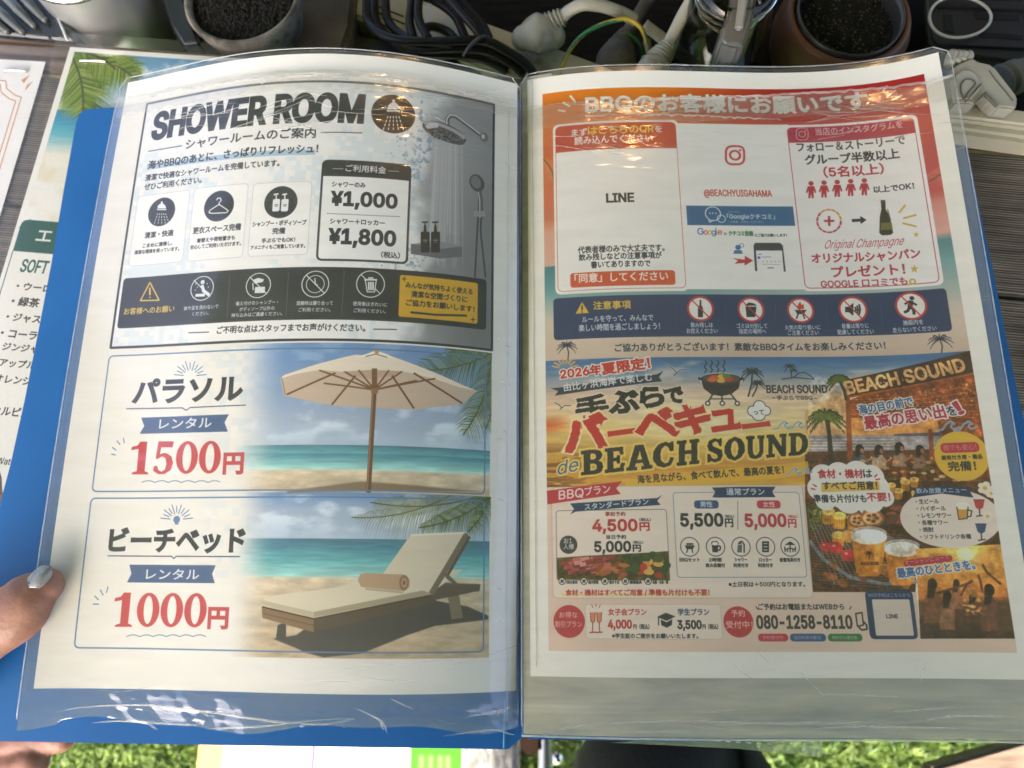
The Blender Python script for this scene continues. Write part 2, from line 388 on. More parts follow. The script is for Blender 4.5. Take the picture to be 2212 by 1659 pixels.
    P.text('ぜひご利用ください。', 283, 648, 575, 614, 33, INK, w=.028)
    for q in ([(250, 680), (518, 650), (478, 1015), (207, 1038)], [(543, 640), (817, 617), (787, 993), (502, 1013)], [(845, 619), (1143, 602), (1120, 975), (812, 993)]):
        P.rquad(q, 2.2, (246, 246, 246), line=(200, 206, 214), lw=.3)
    shower_icon(P, (373, 760), 71, bg=INK); P.disc((666, 730), 77, INK); P.disc((983, 710), 81, INK)
    P.line([(655, 700), (660, 690), (674, 690), (678, 702), (668, 712), (667, 722), (620, 752), (615, 764), (630, 768), (705, 764), (714, 755), (706, 748), (667, 722)], .55, (235, 238, 240))
    for x in (960, 1004):
        P.rquad([(x-19, 695), (x+18, 693), (x+18, 758), (x-19, 758)], .9, (236, 238, 240)); P.line([(x, 694), (x, 668)], .6, (236, 238, 240)); P.line([(x-12, 672), (x+10, 668)], .8, (236, 238, 240))
        P.line([(x-8, 724), (x+9, 723)], .35, INK); P.line([(x-6, 731), (x+7, 730)], .3, INK)
    T_ = P.text
    T_('清潔・快適', 285, 895, 430, 884, 31, INK, w=.03); T_('こまめに清掃し、', 275, 941, 427, 934, 21, INK, w=.03); T_('清潔な環境を保っています。', 233, 976, 462, 960, 20, INK, w=.03)
    T_('更衣スペース完備', 533, 870, 777, 857, 34, INK, w=.03); T_('着替えや荷物置きも', 553, 916, 747, 905, 22, INK, w=.03); T_('安心してご利用いただけます。', 520, 949, 778, 935, 21, INK, w=.03)
    T_('シャンプー・ボディソープ', 838, 836, 1113, 829, 27, INK, w=.03); T_('完備', 940, 874, 1004, 871, 31, INK, w=.03); T_('手ぶらでもOK！', 885, 918, 1055, 915, 23, INK, w=.03); T_('アメニティもご用意しています。', 828, 952, 1107, 947, 21, INK, w=.03)
    # price panel
    q = P.rquad([(1197, 497), (1645, 525), (1632, 1025), (1172, 1005)], 2.6, (245, 246, 246), line=INK, lw=1.0)
    yh = P.mm([(1420, 583)])[0, 1]; P.pmm(np.concatenate([P.quadpts([q[0], q[1], (q[1][0], yh-3), (q[0][0], yh-3)], 2.6)[:14], [(q[1][0], yh), (q[0][0], yh)]]), INK)
    T_('ご利用料金', 1315, 556, 1522, 562, 36, (225, 228, 232), w=.02); P.line([(1250, 538), (1303, 540)], .35, (190, 190, 190)); P.line([(1533, 550), (1588, 553)], .35, (190, 190, 190))
    T_('シャワーのみ', 1245, 634, 1416, 636, 26, INK, w=.03); T_('¥1,000', 1242, 745, 1575, 752, 84, INK, w=.055)
    for i in range(46): P.disc((1222+i*8.2, 768+i*.37), 2.2, INK)
    T_('シャワー＋ロッカー', 1235, 826, 1515, 828, 27, INK, w=.03); T_('¥1,800', 1230, 940, 1567, 948, 90, INK, w=.055); T_('（税込）', 1497, 996, 1592, 998, 31, INK, w=.03)
    shower_icon(P, (1560, 258), 98, bg=(26, 24, 27), col=(238, 236, 232))
    # notice bar
    P.pmm(P.quadpts([(16.6, b1), (194.3, b1), (194.3, b2), (16.6, b2)], 1.8), (40, 43, 48))
    P.line([(313, 1122), (264, 1215), (360, 1213), (313, 1122)], .7, (222, 186, 74)); P.line([(312, 1150), (313, 1185)], .9, (222, 186, 74)); P.disc((313, 1198), 4, (222, 186, 74))
    T_('お客様へのお願い', 178, 1288, 436, 1272, 34, (224, 190, 82), w=.02)
    for c, r in (((580, 1152), 60), ((868, 1137), 62), ((1160, 1130), 66), ((1443, 1130), 67)): ban(P, c, r)
    wv = (225, 228, 230)
    P.disc((583, 1120), 11, wv); P.line([(580, 1138), (588, 1165), (615, 1185)], 1.6, wv); P.line([(548, 1188), (592, 1186)], 1.4, wv)
    for x, y in ((548, 1130), (556, 1146), (545, 1160), (606, 1128), (612, 1145)): P.disc((x, y), 3, wv)
    P.poly([(838, 1110), (868, 1098), (898, 1106), (890, 1120), (850, 1128)], wv); P.rquad([(850, 1145), (902, 1143), (902, 1176), (850, 1176)], .5, wv); P.line([(840, 1125), (842, 1160)], .5, wv)
    P.disc((1160, 1130), 44, None, line=wv, lw=.35); P.line([(1158, 1100), (1160, 1132), (1172, 1134)], .5, wv)
    P.poly([(1415, 1110), (1473, 1110), (1466, 1172), (1424, 1172)], (40, 43, 48)); P.line([(1413, 1108), (1475, 1108)], .8, wv); P.line([(1432, 1099), (1456, 1099)], .7, wv)
    P.line([(1417, 1112), (1426, 1170), (1464, 1170), (1472, 1112)], .5, wv)
    for x in (1434, 1445, 1456): P.line([(x, 1120), (x, 1160)], .8, wv)
    for a, b in (((722, 1082), (708, 1300)), ((1023, 1070), (1010, 1290)), ((1308, 1064), (1295, 1287))):
        for i in range(22): P.disc((a[0]+(b[0]-a[0])*i/21, a[1]+(b[1]-a[1])*i/21), 1.8, (170, 172, 176))
    cw = (214, 218, 222)
    T_('体や足を洗わないで', 485, 1267, 663, 1254, 22, cw); T_('ください。', 528, 1294, 612, 1288, 20, cw)
    T_('備え付けのシャンプー・', 752, 1240, 968, 1234, 21, cw); T_('ボディソープ以外の', 770, 1270, 950, 1264, 21, cw); T_('持ち込みはご遠慮ください。', 730, 1298, 990, 1294, 21, cw)
    T_('混雑時は譲り合って', 1062, 1240, 1250, 1238, 22, cw); T_('ご利用ください。', 1073, 1274, 1237, 1270, 21, cw)
    T_('使用後はきれいに', 1352, 1244, 1528, 1244, 22, cw); T_('ご利用ください。', 1356, 1278, 1520, 1278, 21, cw)
    P.rquad([(1590, 1080), (1997, 1125), (1990, 1337), (1587, 1298)], 1.3, (216, 170, 44), line=(40, 43, 48), lw=.3)
    T_('みんなが気持ちよく使える', 1623, 1152, 1965, 1182, 30, INK, w=.03); T_('清潔な空間づくりに', 1652, 1200, 1938, 1222, 32, INK, w=.03); T_('ご協力をお願いします！', 1625, 1243, 1975, 1272, 32, INK, w=.03)
    P.line([(1650, 1275), (1780, 1288), (1935, 1292)], 1.0, INK)
    for c in ((1616, 1104), (1968, 1312)): P.line([(c[0]-11, c[1]), (c[0]+11, c[1])], .4, INK); P.line([(c[0], c[1]-12), (c[0], c[1]+12)], .4, INK)
    T_('ご不明な点はスタッフまでお声がけください。', 655, 1384, 1415, 1376, 38, INK, w=.025)
    P.line([(510, 1380), (615, 1376)], .45, INK); P.line([(1458, 1361), (1577, 1363)], .45, INK)
    # ---- parasol and beach bed panels
    V4, V5, V7, V8 = (0, 553, 1/3), (737.3, 553, 1/3), (0, 1105.7, 1/3), (737.3, 1105.7, 1/3)
    x1, x2, x3, x4 = 146.5, 83.6, 80.6, 16.6; PR = 196.6
    def panel(top, bot, hor, shore, seed, fade0, fade1):
        im = sky_sea(P, hor, shore, top, seed); m = smooth(S, fade0, fade1)*((T < top) & (T > bot) & (S < PR))
        qq = mos[((T/3.3).astype(int)) % 60, ((S/3.3).astype(int)+seed) % 60]; pm = smooth(S, fade0-28, fade0+4)*(qq > .6)*((T < top) & (T > bot) & (S < PR))*.35
        side = im if hor is None else np.float32([.80, .87, .92])
        P.img[:] = blend(P.img, side, pm*(T > shore)); P.img[:] = blend(P.img, im, m)
    P.v = (0, 0, 1)
    h1 = P.mm([(800, 962)])[0, 1]; s1 = P.mm([(800, 1018)])[0, 1]; h2 = P.mm([(700, 1163)])[0, 1]; s2 = P.mm([(600, 1250)])[0, 1]
    ea = P.mm([(545, 900)])[0, 0]; eb = P.mm([(600, 900)])[0, 0]
    panel(149.2, x2-.9, h1, s1, 40, ea-10, eb+3); panel(x2-.9, x4-2.4, h2, s2, 60, ea-6, eb+2)
    # wet line of sand, wooden deck at the foot of the first panel
    P.poly([(620, 1061), (700, 1050), (780, 1040), (870, 1046), (960, 1055), (1050, 1063), (620, 1065)], (128, 108, 84), .9, soft=2)
    # palm leaves upper right
    keep = P.img.copy()
    P.frond((1066, 760), (900, 800), 40, .42, seed=3); P.frond((1062, 765), (1000, 940), 46, .3, seed=4); P.frond((1064, 790), (1048, 930), 34, .3, seed=5, cols=((120, 124, 76), (96, 108, 60), (70, 86, 46)))
    P.frond((1068, 745), (960, 752), 30, .4, seed=6)
    cut = (S > 197.2) | (T > 149.2); P.img[cut] = keep[cut]
    # parasol
    P.poly([(605, 818), (640, 806), (700, 795), (770, 800), (870, 800), (945, 816), (1031, 845), (999, 873), (894, 885), (801, 881), (717, 876), (613, 855)], (206, 184, 164))
    P.poly([(737, 803), (800, 798), (870, 801), (850, 812), (800, 818), (755, 812)], (188, 160, 138), .8, soft=2)
    P.poly([(605, 818), (614, 810), (680, 788), (737, 773), (768, 766), (790, 768), (814, 764), (840, 768), (870, 778), (940, 805), (1000, 832), (1032, 845), (990, 836), (937, 818), (870, 802), (804, 799), (737, 803), (690, 799), (640, 808)], (238, 226, 208))
    P.poly([(768, 772), (790, 765), (812, 757), (836, 765), (858, 775), (812, 770)], (250, 240, 224)); P.line([(790, 770), (812, 765), (836, 772)], .5, (150, 120, 90)); P.ell((814, 758), 5, 7, (190, 150, 110))
    P.line([(608, 816), (614, 840), (616, 853)], .35, (120, 110, 100))
    for a in ((620, 852), (717, 874), (894, 882), (998, 871)):
        P.line([((809+a[0])/2+(809-a[0])*.05, 812 if abs(a[0]-809) < 120 else 806), a], .85, (110, 74, 48))
    for a in ((690, 800), (745, 803), (775, 800), (840, 800), (868, 803), (940, 818), (700, 828), (900, 822)): P.line([(809, 842), a], .75, (118, 80, 52))
    P.line([(809, 798), (809, 845)], 2.4, (120, 82, 54)); P.line([(809, 838), (796, 1062)], 2.1, (104, 72, 48)); P.line([(806, 840), (793.5, 1060)], .5, (164, 124, 88))
    P.rquad([(802, 838), (817, 838), (817, 850), (802, 850)], .5, (148, 104, 70), square=False)
    keep = P.img.copy()
    P.frond((1060, 1062), (800, 1085), 52, .22, seed=8, cols=((126, 130, 84), (104, 116, 66), (150, 146, 100)), droop=.7); P.frond((1062, 1070), (905, 1140), 44, .3, seed=9, droop=.6); P.frond((1062, 1060), (1010, 1150), 30, .3, seed=10)
    P.frond((980, 1066), (760, 1118), 36, .2, seed=12, cols=((140, 140, 92), (120, 126, 76)), droop=.6, a=.75)
    cut = (S > 197.2) | (T > x2-.9); P.img[cut] = keep[cut]
    P.poly([(590, 1380), (640, 1372), (690, 1335), (900, 1290), (1010, 1310), (1055, 1330), (1055, 1338), (940, 1352), (880, 1372), (810, 1400), (780, 1412), (700, 1420), (660, 1410), (640, 1400)], (66, 62, 62), .92, soft=1)
    P.poly([(950, 1258), (1035, 1262), (1035, 1278), (960, 1272)], (84, 78, 74), .85, soft=1)
    P.poly([(964, 1265), (988, 1263), (1000, 1335), (975, 1338)], (130, 116, 96)); P.poly([(600, 1350), (618, 1344), (618, 1382), (596, 1380)], (70, 66, 62))
    P.poly([(955, 1262), (1038, 1262), (1036, 1276), (940, 1296), (925, 1285)], (96, 84, 70))
    P.poly([(565, 1311), (678, 1336), (678, 1366), (567, 1335)], (140, 112, 82)); P.poly([(678, 1336), (930, 1285), (945, 1300), (860, 1322), (678, 1366)], (92, 76, 62)); P.line([(567, 1325), (678, 1351)], .35, (104, 80, 58)); P.line([(567, 1311), (678, 1337), (930, 1286)], .6, (66, 56, 48))
    P.poly([(569, 1293), (600, 1285), (737, 1268), (800, 1240), (1000, 1230), (930, 1282), (678, 1332), (570, 1305)], (226, 216, 192)); P.poly([(569, 1297), (678, 1322), (678, 1333), (569, 1307)], (196, 184, 158)); P.poly([(678, 1322), (930, 1272), (934, 1284), (678, 1333)], (172, 160, 134))
    P.poly([(888, 1154), (1006, 1149), (1012, 1158), (932, 1284), (925, 1280), (827, 1240)], (224, 214, 190)); P.poly([(1004, 1149), (1014, 1158), (936, 1286), (926, 1280)], (120, 108, 92)); P.poly([(888, 1154), (1006, 1149), (1003, 1153), (889, 1158)], (240, 232, 214))
    P.line([(1014, 1160), (965, 1246), (985, 1262)], 1.2, (92, 80, 66)); P.line([(962, 1240), (985, 1262)], 1.5, (110, 98, 82))
    P.poly([(778, 1240), (790, 1238), (872, 1241), (885, 1252), (884, 1268), (872, 1277), (780, 1268), (773, 1254)], (190, 160, 128)); P.ell((873, 1259), 11, 17, (150, 120, 92)); P.ell((873, 1259), 6, 10, (190, 158, 124)); P.ell((873, 1259), 3, 5, (120, 94, 72))
    P.line([(790, 1272), (870, 1280)], .8, (150, 138, 116), .6, soft=1)
    # rounded panel outlines
    bl = (92, 130, 172)
    for a, b in ((x1, x2), (x3, x4)): P.stroke_mm(np.concatenate([(q_ := P.quadpts([(14.6, a), (194.2, a), (194.2, b), (14.6, b)], 2.4)), q_[:1]]), .62, bl)
    for xx, yy, t1, w0, w1, t2, num in ((0, 0, 'パラソル', (862, 950), (1562, 935), 0, '1500'), (0, 0, 'ビーチベッド', (705, 262), (1578, 258), 1, '1000')):
        P.v = V4 if t2 == 0 else V7
        if t2 == 0:
            P.text(t1, *w0, *w1, 150, INK, w=.05)
            P.line([(820, 990), (1180, 984), (1207, 1000), (1232, 982), (1593, 966)], .45, NAVY); c0 = (1232, 778); sh = False
            P.poly([(915, 1048), (1483, 1026), (1455, 1078), (1476, 1138), (905, 1152), (935, 1102)], (70, 96, 140)); P.text('レンタル', 1030, 1120, 1368, 1112, 66, (228, 234, 240), w=.02)
            num_at, yen, wave = [(825, 1415), (1412, 1408), 212], [(1447, 1410), (1570, 1410), 130], (918, 1424, 1462)
            ticks = (((722, 1283), (748, 1290)), ((728, 1240), (752, 1258)), ((758, 1198), (778, 1222)), ((800, 1182), (806, 1212)))
        else:
            P.text(t1, *w0, *w1, 152, INK, w=.05)
            P.line([(698, 285), (1110, 288), (1126, 303), (1142, 288), (1555, 290)], .45, NAVY); c0 = (1145, 50); sh = True
            P.poly([(838, 342), (1398, 346), (1375, 402), (1392, 462), (823, 457), (852, 400)], (70, 96, 140)); P.text('レンタル', 945, 436, 1288, 438, 66, (228, 234, 240), w=.02)
            num_at, yen, wave = [(715, 745), (1320, 750), 222], [(1348, 755), (1472, 755), 132], (820, 1334, 803)
            ticks = (((603, 598), (640, 598)), ((614, 545), (638, 570)), ((650, 505), (668, 540)), ((700, 485), (690, 525)))
        n9 = 11
        for i in range(n9):
            an = math.pi*(.03+.94*i/(n9-1)); r0, r1 = (42, 105) if i % 2 == 0 else (52, 92)
            P.line([(c0[0]-r0*math.cos(an), c0[1]-r0*math.sin(an)*.9), (c0[0]-r1*math.cos(an), c0[1]-r1*math.sin(an)*.95)], .45, (96, 130, 170))
        if sh: P.disc(c0, 24, (96, 130, 170)); P.poly([(c0[0]-9, c0[1]+14), (c0[0]+9, c0[1]+14), (c0[0]+12, c0[1]+32), (c0[0]-12, c0[1]+32)], (96, 130, 170))
        (xa, ya), (xb, yb), hh = num_at; serif_number(P, num, xa, ya, xb, yb, hh)
        P.text('円', *yen[0], *yen[1], yen[2], (196, 70, 76), w=.05)
        for a, b in ticks: P.line([a, b], .5, (96, 130, 170))
        xs = np.linspace(wave[0], wave[1], 60); P.line(np.stack([xs, wave[2]+12*np.abs(np.sin((xs-wave[0])/86*math.pi))*-1+6+0*xs], 1), .4, (110, 142, 180))
    return P
def serif_number(P, txt, x0, y0, x1, y1, h, col=(198, 66, 72)):
    """bold slanted old-style numerals with contrast between thick and thin strokes"""
    n = len(txt); adv = (x1-x0)/(n-.05)
    for i, ch in enumerate(txt):
        x = x0+adv*i+(adv*.08); y = y0+(y1-y0)*i/n; W = adv*.95; sl = .12
        f = lambda u, v: (x+u*W+sl*v*h*.55, y-v*h)
        if ch == '0':
            t = np.linspace(0, 2*np.pi, 40, endpoint=False)
            o = [f(.5+.5*math.cos(a), .5+.5*math.sin(a)) for a in t]; ii = [f(.5+.2*math.cos(-a), .5+.41*math.sin(-a)) for a in t]
            P.fill([P.cx(P.mm(o)), P.cx(P.mm(ii))], col)
        elif ch == '1':
            P.poly([f(.02, .74), f(.05, .84), f(.3, .88), f(.42, 1.0), f(.74, 1.0), f(.70, .1), f(.86, .05), f(.88, 0), f(.12, 0), f(.12, .05), f(.34, .1), f(.36, .78)], col)
        elif ch == '5':
            P.poly([f(.2, 1), f(.9, 1), f(.86, .82), f(.34, .82), f(.3, .6), f(.45, .64), f(.6, .64), f(.84, .54), f(.93, .34), f(.84, .12), f(.56, 0), f(.28, 0), f(.04, .1), f(.06, .24), f(.2, .26), f(.28, .12), f(.42, .07), f(.58, .14), f(.63, .32), f(.56, .5), f(.4, .54), f(.2, .46), f(.12, .48)], col)
PAINT = 1
SLAB = {  # slab-serif capitals: filled outlines first, holes marked by H
 'B': [[(0, 0), (.66, 0), (.9, .06), (1, .25), (.93, .45), (.78, .53), (.9, .62), (.95, .77), (.86, .94), (.62, 1), (0, 1), (0, .86), (.12, .86), (.12, .14), (0, .14)], [(.42, .16), (.42, .44), (.58, .44), (.7, .38), (.7, .22), (.58, .16)], [(.42, .6), (.42, .85), (.56, .85), (.66, .79), (.66, .66), (.56, .6)]],
 'E': [[(0, 0), (.95, 0), (.98, .34), (.8, .34), (.72, .16), (.42, .16), (.42, .44), (.58, .44), (.6, .34), (.74, .34), (.74, .68), (.6, .68), (.58, .58), (.42, .58), (.42, .85), (.68, .85), (.76, .68), (.92, .68), (.9, 1), (0, 1), (0, .86), (.12, .86), (.12, .14), (0, .14)]],
 'A': [[(-.02, 0), (.42, 0), (.42, .13), (.33, .13), (.37, .27), (.66, .27), (.7, .13), (.6, .13), (.6, 0), (1.04, 0), (1.04, .14), (.95, .14), (.68, 1), (.34, 1), (.08, .14), (-.02, .14)], [(.42, .4), (.52, .76), (.62, .4)]],
 'C': [[(.95, .34), (.78, .38), (.7, .2), (.54, .14), (.38, .25), (.33, .5), (.38, .75), (.54, .86), (.68, .8), (.76, .62), (.92, .62), (.92, 1), (.8, 1), (.76, .94), (.56, 1.02), (.22, .92), (.02, .68), (0, .34), (.18, .08), (.5, -.02), (.8, .06)]],
 'H': [[(0, 0), (.44, 0), (.44, .14), (.36, .14), (.36, .43), (.64, .43), (.64, .14), (.56, .14), (.56, 0), (1, 0), (1, .14), (.91, .14), (.91, .86), (1, .86), (1, 1), (.56, 1), (.56, .86), (.64, .86), (.64, .58), (.36, .58), (.36, .86), (.44, .86), (.44, 1), (0, 1), (0, .86), (.09, .86), (.09, .14), (0, .14)]],
 'S': [[(.04, 0), (.16, 0), (.22, .06), (.5, -.02), (.84, .06), (.98, .28), (.9, .5), (.6, .6), (.38, .68), (.34, .8), (.5, .88), (.68, .82), (.76, .66), (.9, .66), (.9, 1), (.78, 1), (.74, .95), (.48, 1.02), (.14, .92), (.03, .7), (.12, .5), (.42, .4), (.64, .3), (.66, .18), (.5, .12), (.3, .18), (.2, .36), (.04, .36)]],
 'O': [[(.5, -.02), (.82, .1), (1, .36), (1, .64), (.82, .9), (.5, 1.02), (.18, .9), (0, .64), (0, .36), (.18, .1)], [(.5, .14), (.36, .26), (.31, .5), (.36, .74), (.5, .86), (.64, .74), (.69, .5), (.64, .26)]],
 'U': [[(.0, 1), (0, .86), (.09, .86), (.09, .28), (.2, .06), (.5, -.02), (.8, .06), (.91, .28), (.91, .86), (1, .86), (1, 1), (.6, 1), (.6, .86), (.7, .86), (.7, .32), (.62, .18), (.5, .14), (.4, .2), (.36, .32), (.36, .86), (.45, .86), (.45, 1)]],
 'N': [[(0, 0), (.4, 0), (.4, .14), (.3, .14), (.3, .62), (.72, 0), (.93, 0), (.93, .86), (1, .86), (1, 1), (.62, 1), (.62, .86), (.72, .86), (.72, .44), (.34, 1), (0, 1), (0, .86), (.1, .86), (.1, .14), (0, .14)]],
 'D': [[(0, 0), (.55, 0), (.86, .12), (1, .36), (1, .64), (.86, .88), (.55, 1), (0, 1), (0, .86), (.1, .86), (.1, .14), (0, .14)], [(.38, .16), (.38, .84), (.52, .84), (.66, .72), (.7, .5), (.66, .28), (.52, .16)]]}
def slab(P, word, x0, y0, x1, y1, h0, h1, col, halo=None, rough=0.0, gap=.06):
    wd = {'A': 1.05, 'N': 1.05, 'O': 1.0, 'S': .82, 'E': .86}
    tot = sum(wd.get(c, .95)+gap for c in word)-gap; x = 0.
    for c in word:
        W = wd.get(c, .95); cs = []
        for k, ct in enumerate(SLAB[c]):
            ct = ct[::-1] if (area(np.array(ct, float)) > 0) == (k > 0) else ct
            q = []
            for i in range(len(ct)):
                a, b = np.array(ct[i]), np.array(ct[(i+1) % len(ct)]); n = max(1, int(np.hypot(*(b-a))/.07)) if rough else 1
                q += [a+(b-a)*j/n for j in range(n)]
            q = np.array(q)+(rng.normal(0, rough, (len(q), 2)) if rough else 0)
            u = (x+q[:, 0]*W)/tot; px = x0+(x1-x0)*u; py = y0+(y1-y0)*u-(h0+(h1-h0)*u)*q[:, 1]
            cs.append(np.stack([px, py], 1))
        mm = [P.mm(k) for k in cs]
        if halo is not None: s = 1 if area(mm[0]) > 0 else -1; P.fill([P.cx(grow(m, 1.0, s)) for m in mm], halo, .85)
        P.fill([P.cx(m) for m in mm], col)
        x += W+gap
def burst(P, pts, lw, col, a=1.0):
    for p, q in pts: P.line([p, q], lw, col, a)
def wave(P, x, y, k, col=(96, 140, 176)):
    for o in (0, 62*k):
        P.line([(x+o, y+20*k), (x+o+22*k, y+16*k), (x+o+36*k, y-4*k), (x+o+52*k, y-14*k), (x+o+66*k, y-6*k), (x+o+56*k, y-4*k), (x+o+52*k, y+6*k), (x+o+62*k, y+14*k), (x+o+84*k, y+6*k)], .75, (232, 238, 240), 1)
        P.line([(x+o, y+20*k), (x+o+22*k, y+16*k), (x+o+36*k, y-4*k), (x+o+52*k, y-14*k), (x+o+66*k, y-6*k), (x+o+56*k, y-4*k), (x+o+52*k, y+6*k), (x+o+62*k, y+14*k), (x+o+84*k, y+6*k)], .45, col)
def ribbon(P, pts, col): P.poly(pts, col)
def camera_mark(P, c, r, col, lw):
    x, y = c; P.rquad([(x-r, y-r), (x+r, y-r), (x+r, y+r), (x-r, y+r)], r*.09, None, line=col, lw=lw, square=False)
    P.disc(c, r*.48, None, line=col, lw=lw); P.disc((x+r*.55, y-r*.55), r*.12, col)

def paint_right():
    P = Print(RIGHT, paper=(245, 242, 233)); S, T = grid(P); B = (1124.7, 137.2, .4916); C = (1124.7, 740.6, .4916)
    o1, pt, pb = 287.0, 140.7, 10.5; x0, x1 = 8.0, 202.2; n1, n2 = 171.8, 150.6
    P.v = (0, 0, 1)
    side = ramp(P, [(287, (222, 128, 36)), (250, (214, 104, 50)), (215, (216, 120, 84)), (207, (224, 168, 140)), (189, (226, 180, 160)), (188.6, (70, 132, 140)), (176, (104, 158, 160)), (168, (170, 190, 180)), (160, (222, 206, 186)), (140, (212, 190, 168)), (100, (230, 200, 176)), (0, (232, 204, 184))])
    side2 = ramp(P, [(287, (176, 40, 42)), (250, (190, 70, 72)), (222, (192, 74, 78)), (216, (214, 140, 130)), (200, (226, 172, 160)), (196, (84, 140, 148)), (184, (120, 164, 164)), (172, (176, 190, 184)), (160, (222, 204, 186)), (140, (210, 186, 166)), (0, (232, 204, 184))])
    bg = blend(side, side2, smooth(S, 55, 150))*(.95+.1*fbm(P.h, P.w, 60, 4, 3, 3, 1))[..., None]
    m = (T < o1) & (T > pb) & (S > x0) & (S < x1); P.img[m] = bg[m]
    P.v = B
    # faint palm fronds printed in the red border
    P.frond((1905, 420), (1790, 520), 18, .5, cols=((206, 96, 92), (216, 110, 104)), seed=2, a=.6, w=1.2); P.frond((100, 420), (150, 520), 14, .4, cols=((226, 146, 90),), seed=3, a=.6, w=1.)
    P.text('BBQのお客様にお願いです', 290, 222, 1530, 205, 78, (120, 50, 30), w=.05, a=.5)
    P.text('BBQのお客様にお願いです', 288, 218, 1527, 201, 76, (240, 236, 226), w=.045)
    wl = (238, 232, 220)
    burst(P, [((165, 205), (195, 210)), ((186, 170), (215, 188)), ((218, 142), (240, 168))], 1.1, wl); burst(P, [((1590, 125), (1610, 98)), ((1610, 145), (1648, 118)), ((1632, 160), (1675, 140))], .8, wl)
    # centre white field, then the two cards
    P.rquad([(690, 262), (1190, 268), (1250, 995), (700, 990)], 1, (244, 243, 240)); P.v = (0, 0, 1)
    cl = P.rquad([(1194, 268), (1464, 262), (1490, 630), (1200, 636)], 3.4, (245, 243, 238)); P.v = B
    cr = P.rquad([(1160, 272), (1750, 218), (1850, 968), (1236, 1006)], 3.4, (245, 242, 240))
    a, b = cl[0], cl[2]
    P.pmm(np.concatenate([P.quadpts([(a[0]+1.3, a[1]-1.3), (b[0]-1.5, a[1]-1.3), (b[0]-1.5, a[1]-8), (a[0]+1.3, a[1]-8)], 2.8)[:14], [(b[0]-1.5, a[1]-16.4), (a[0]+1.3, a[1]-16.4)]]), (196, 72, 52))
    P.stroke_mm(np.concatenate([(q := P.quadpts([(a[0]+1.3, a[1]-1.3), (b[0]-1.5, a[1]-1.3), (b[0]-1.5, b[1]+1.6), (a[0]+1.3, b[1]+1.6)], 2.8)), q[:1]]), .3, (206, 96, 66))
    T_ = P.text
    T_('まず', 225, 322, 292, 315, 32, WHITE, w=.02); T_('はこちらのQR', 296, 314, 585, 304, 36, (236, 206, 70), w=.025); T_('を', 590, 302, 622, 300, 28, WHITE); T_('読み込んでください', 237, 360, 580, 343, 36, WHITE, w=.02)
    T_('LINE', 378, 610, 497, 606, 37, INK, w=.06)
    T_('代表者様のみで大丈夫です。', 252, 838, 632, 822, 31, INK, w=.025); T_('飲み残しなどの注意事項が', 256, 868, 620, 856, 30, INK, w=.025); T_('書いてありますので', 310, 900, 570, 892, 30, INK, w=.025)
    P.rquad([(217, 925), (678, 905), (680, 968), (220, 990)], 1.6, (214, 88, 50)); T_('「同意」してください', 238, 968, 648, 950, 40, (246, 240, 230), w=.025)
    camera_mark(P, (942, 403), 40, (200, 60, 60), 1.1)
    T_('@BEACHYUIGAHAMA', 808, 590, 1105, 592, 36, (196, 74, 62), w=.025)
    P.rquad([(727, 620), (1197, 632), (1207, 718), (732, 705)], .1, (48, 104, 150)); lb = (220, 228, 236)
    P.disc((845, 660), 30, None, line=lb, lw=.5); P.line([(826, 682), (830, 698), (848, 688)], .5, lb); P.disc((882, 682), 16, None, line=lb, lw=.4)
    for x in (832, 845, 858): P.disc((x, 658), 3, lb)
    T_('「Googleクチコミ」', 908, 686, 1118, 688, 26, lb, w=.02); T_('よかったら、', 912, 656, 964, 656, 9, (150, 180, 206)); T_('への投稿、お待ちしております！', 912, 700, 1068, 702, 10, (150, 180, 206))
    xs = [778, 806, 823, 841, 859, 867]; xe = [805, 822, 840, 858, 865, 886]
    for ch, a_, b_, c_, hh, dy in zip('Google', xs, xe, ((66, 100, 190), (200, 60, 50), (220, 170, 40), (66, 100, 190), (60, 140, 80), (200, 60, 50)), (29, 19, 19, 25, 30, 19), (0, 0, 0, 7, 0, 0)): T_(ch, a_, 752+dy, b_, 752+dy, hh, c_, w=.02, straight=False)
    T_('の', 894, 754, 906, 754, 11, INK); T_('クチコミ投稿', 915, 756, 1022, 758, 21, (56, 128, 74), w=.05); T_('にご協力お願いします！', 1030, 760, 1170, 762, 13, INK, w=.03)
    P.disc((955, 808), 11, (60, 110, 160)); P.poly([(934, 836), (940, 820), (970, 820), (976, 836)], (60, 110, 160)); P.disc((972, 799), 8, None, line=(60, 110, 160), lw=.25)
    P.poly([(930, 855), (985, 862), (984, 845), (1022, 866), (984, 888), (984, 876), (940, 880), (955, 866)], (190, 44, 52))
    P.poly([(1030, 912), (1023, 800), (1030, 788), (1140, 788), (1152, 800), (1165, 914), (1156, 914), (1148, 822), (1034, 822), (1040, 912)], (54, 58, 70)); P.poly([(1034, 822), (1148, 822), (1156, 912), (1040, 910)], (240, 240, 240))
    P.line([(1042, 838), (1060, 838)], .4, (90, 130, 190)); P.disc((1047, 853), 6, (70, 110, 180)); P.line([(1058, 850), (1100, 850)], .3, (120, 120, 130))
    for i in range(5): P.disc((1065+i*18, 870), 3.4, (230, 180, 90))
    P.line([(1085, 898), (1112, 898)], .5, (90, 90, 100)); P.line([(1060, 882), (1140, 884)], .2, (150, 150, 160))
    # right card
    a, b = cr[0], cr[2]; X0, X1, Y0, Y1 = a[0]+1.4, b[0]-1.8, a[1]-1.6, b[1]+1.6
    P.pmm(np.concatenate([P.quadpts([(X0, Y0), (X1, Y0), (X1, Y0-5), (X0, Y0-5)], 2.5)[:14], [(X1, Y0-8.8), (X0, Y0-8.8)]]), (178, 44, 74))
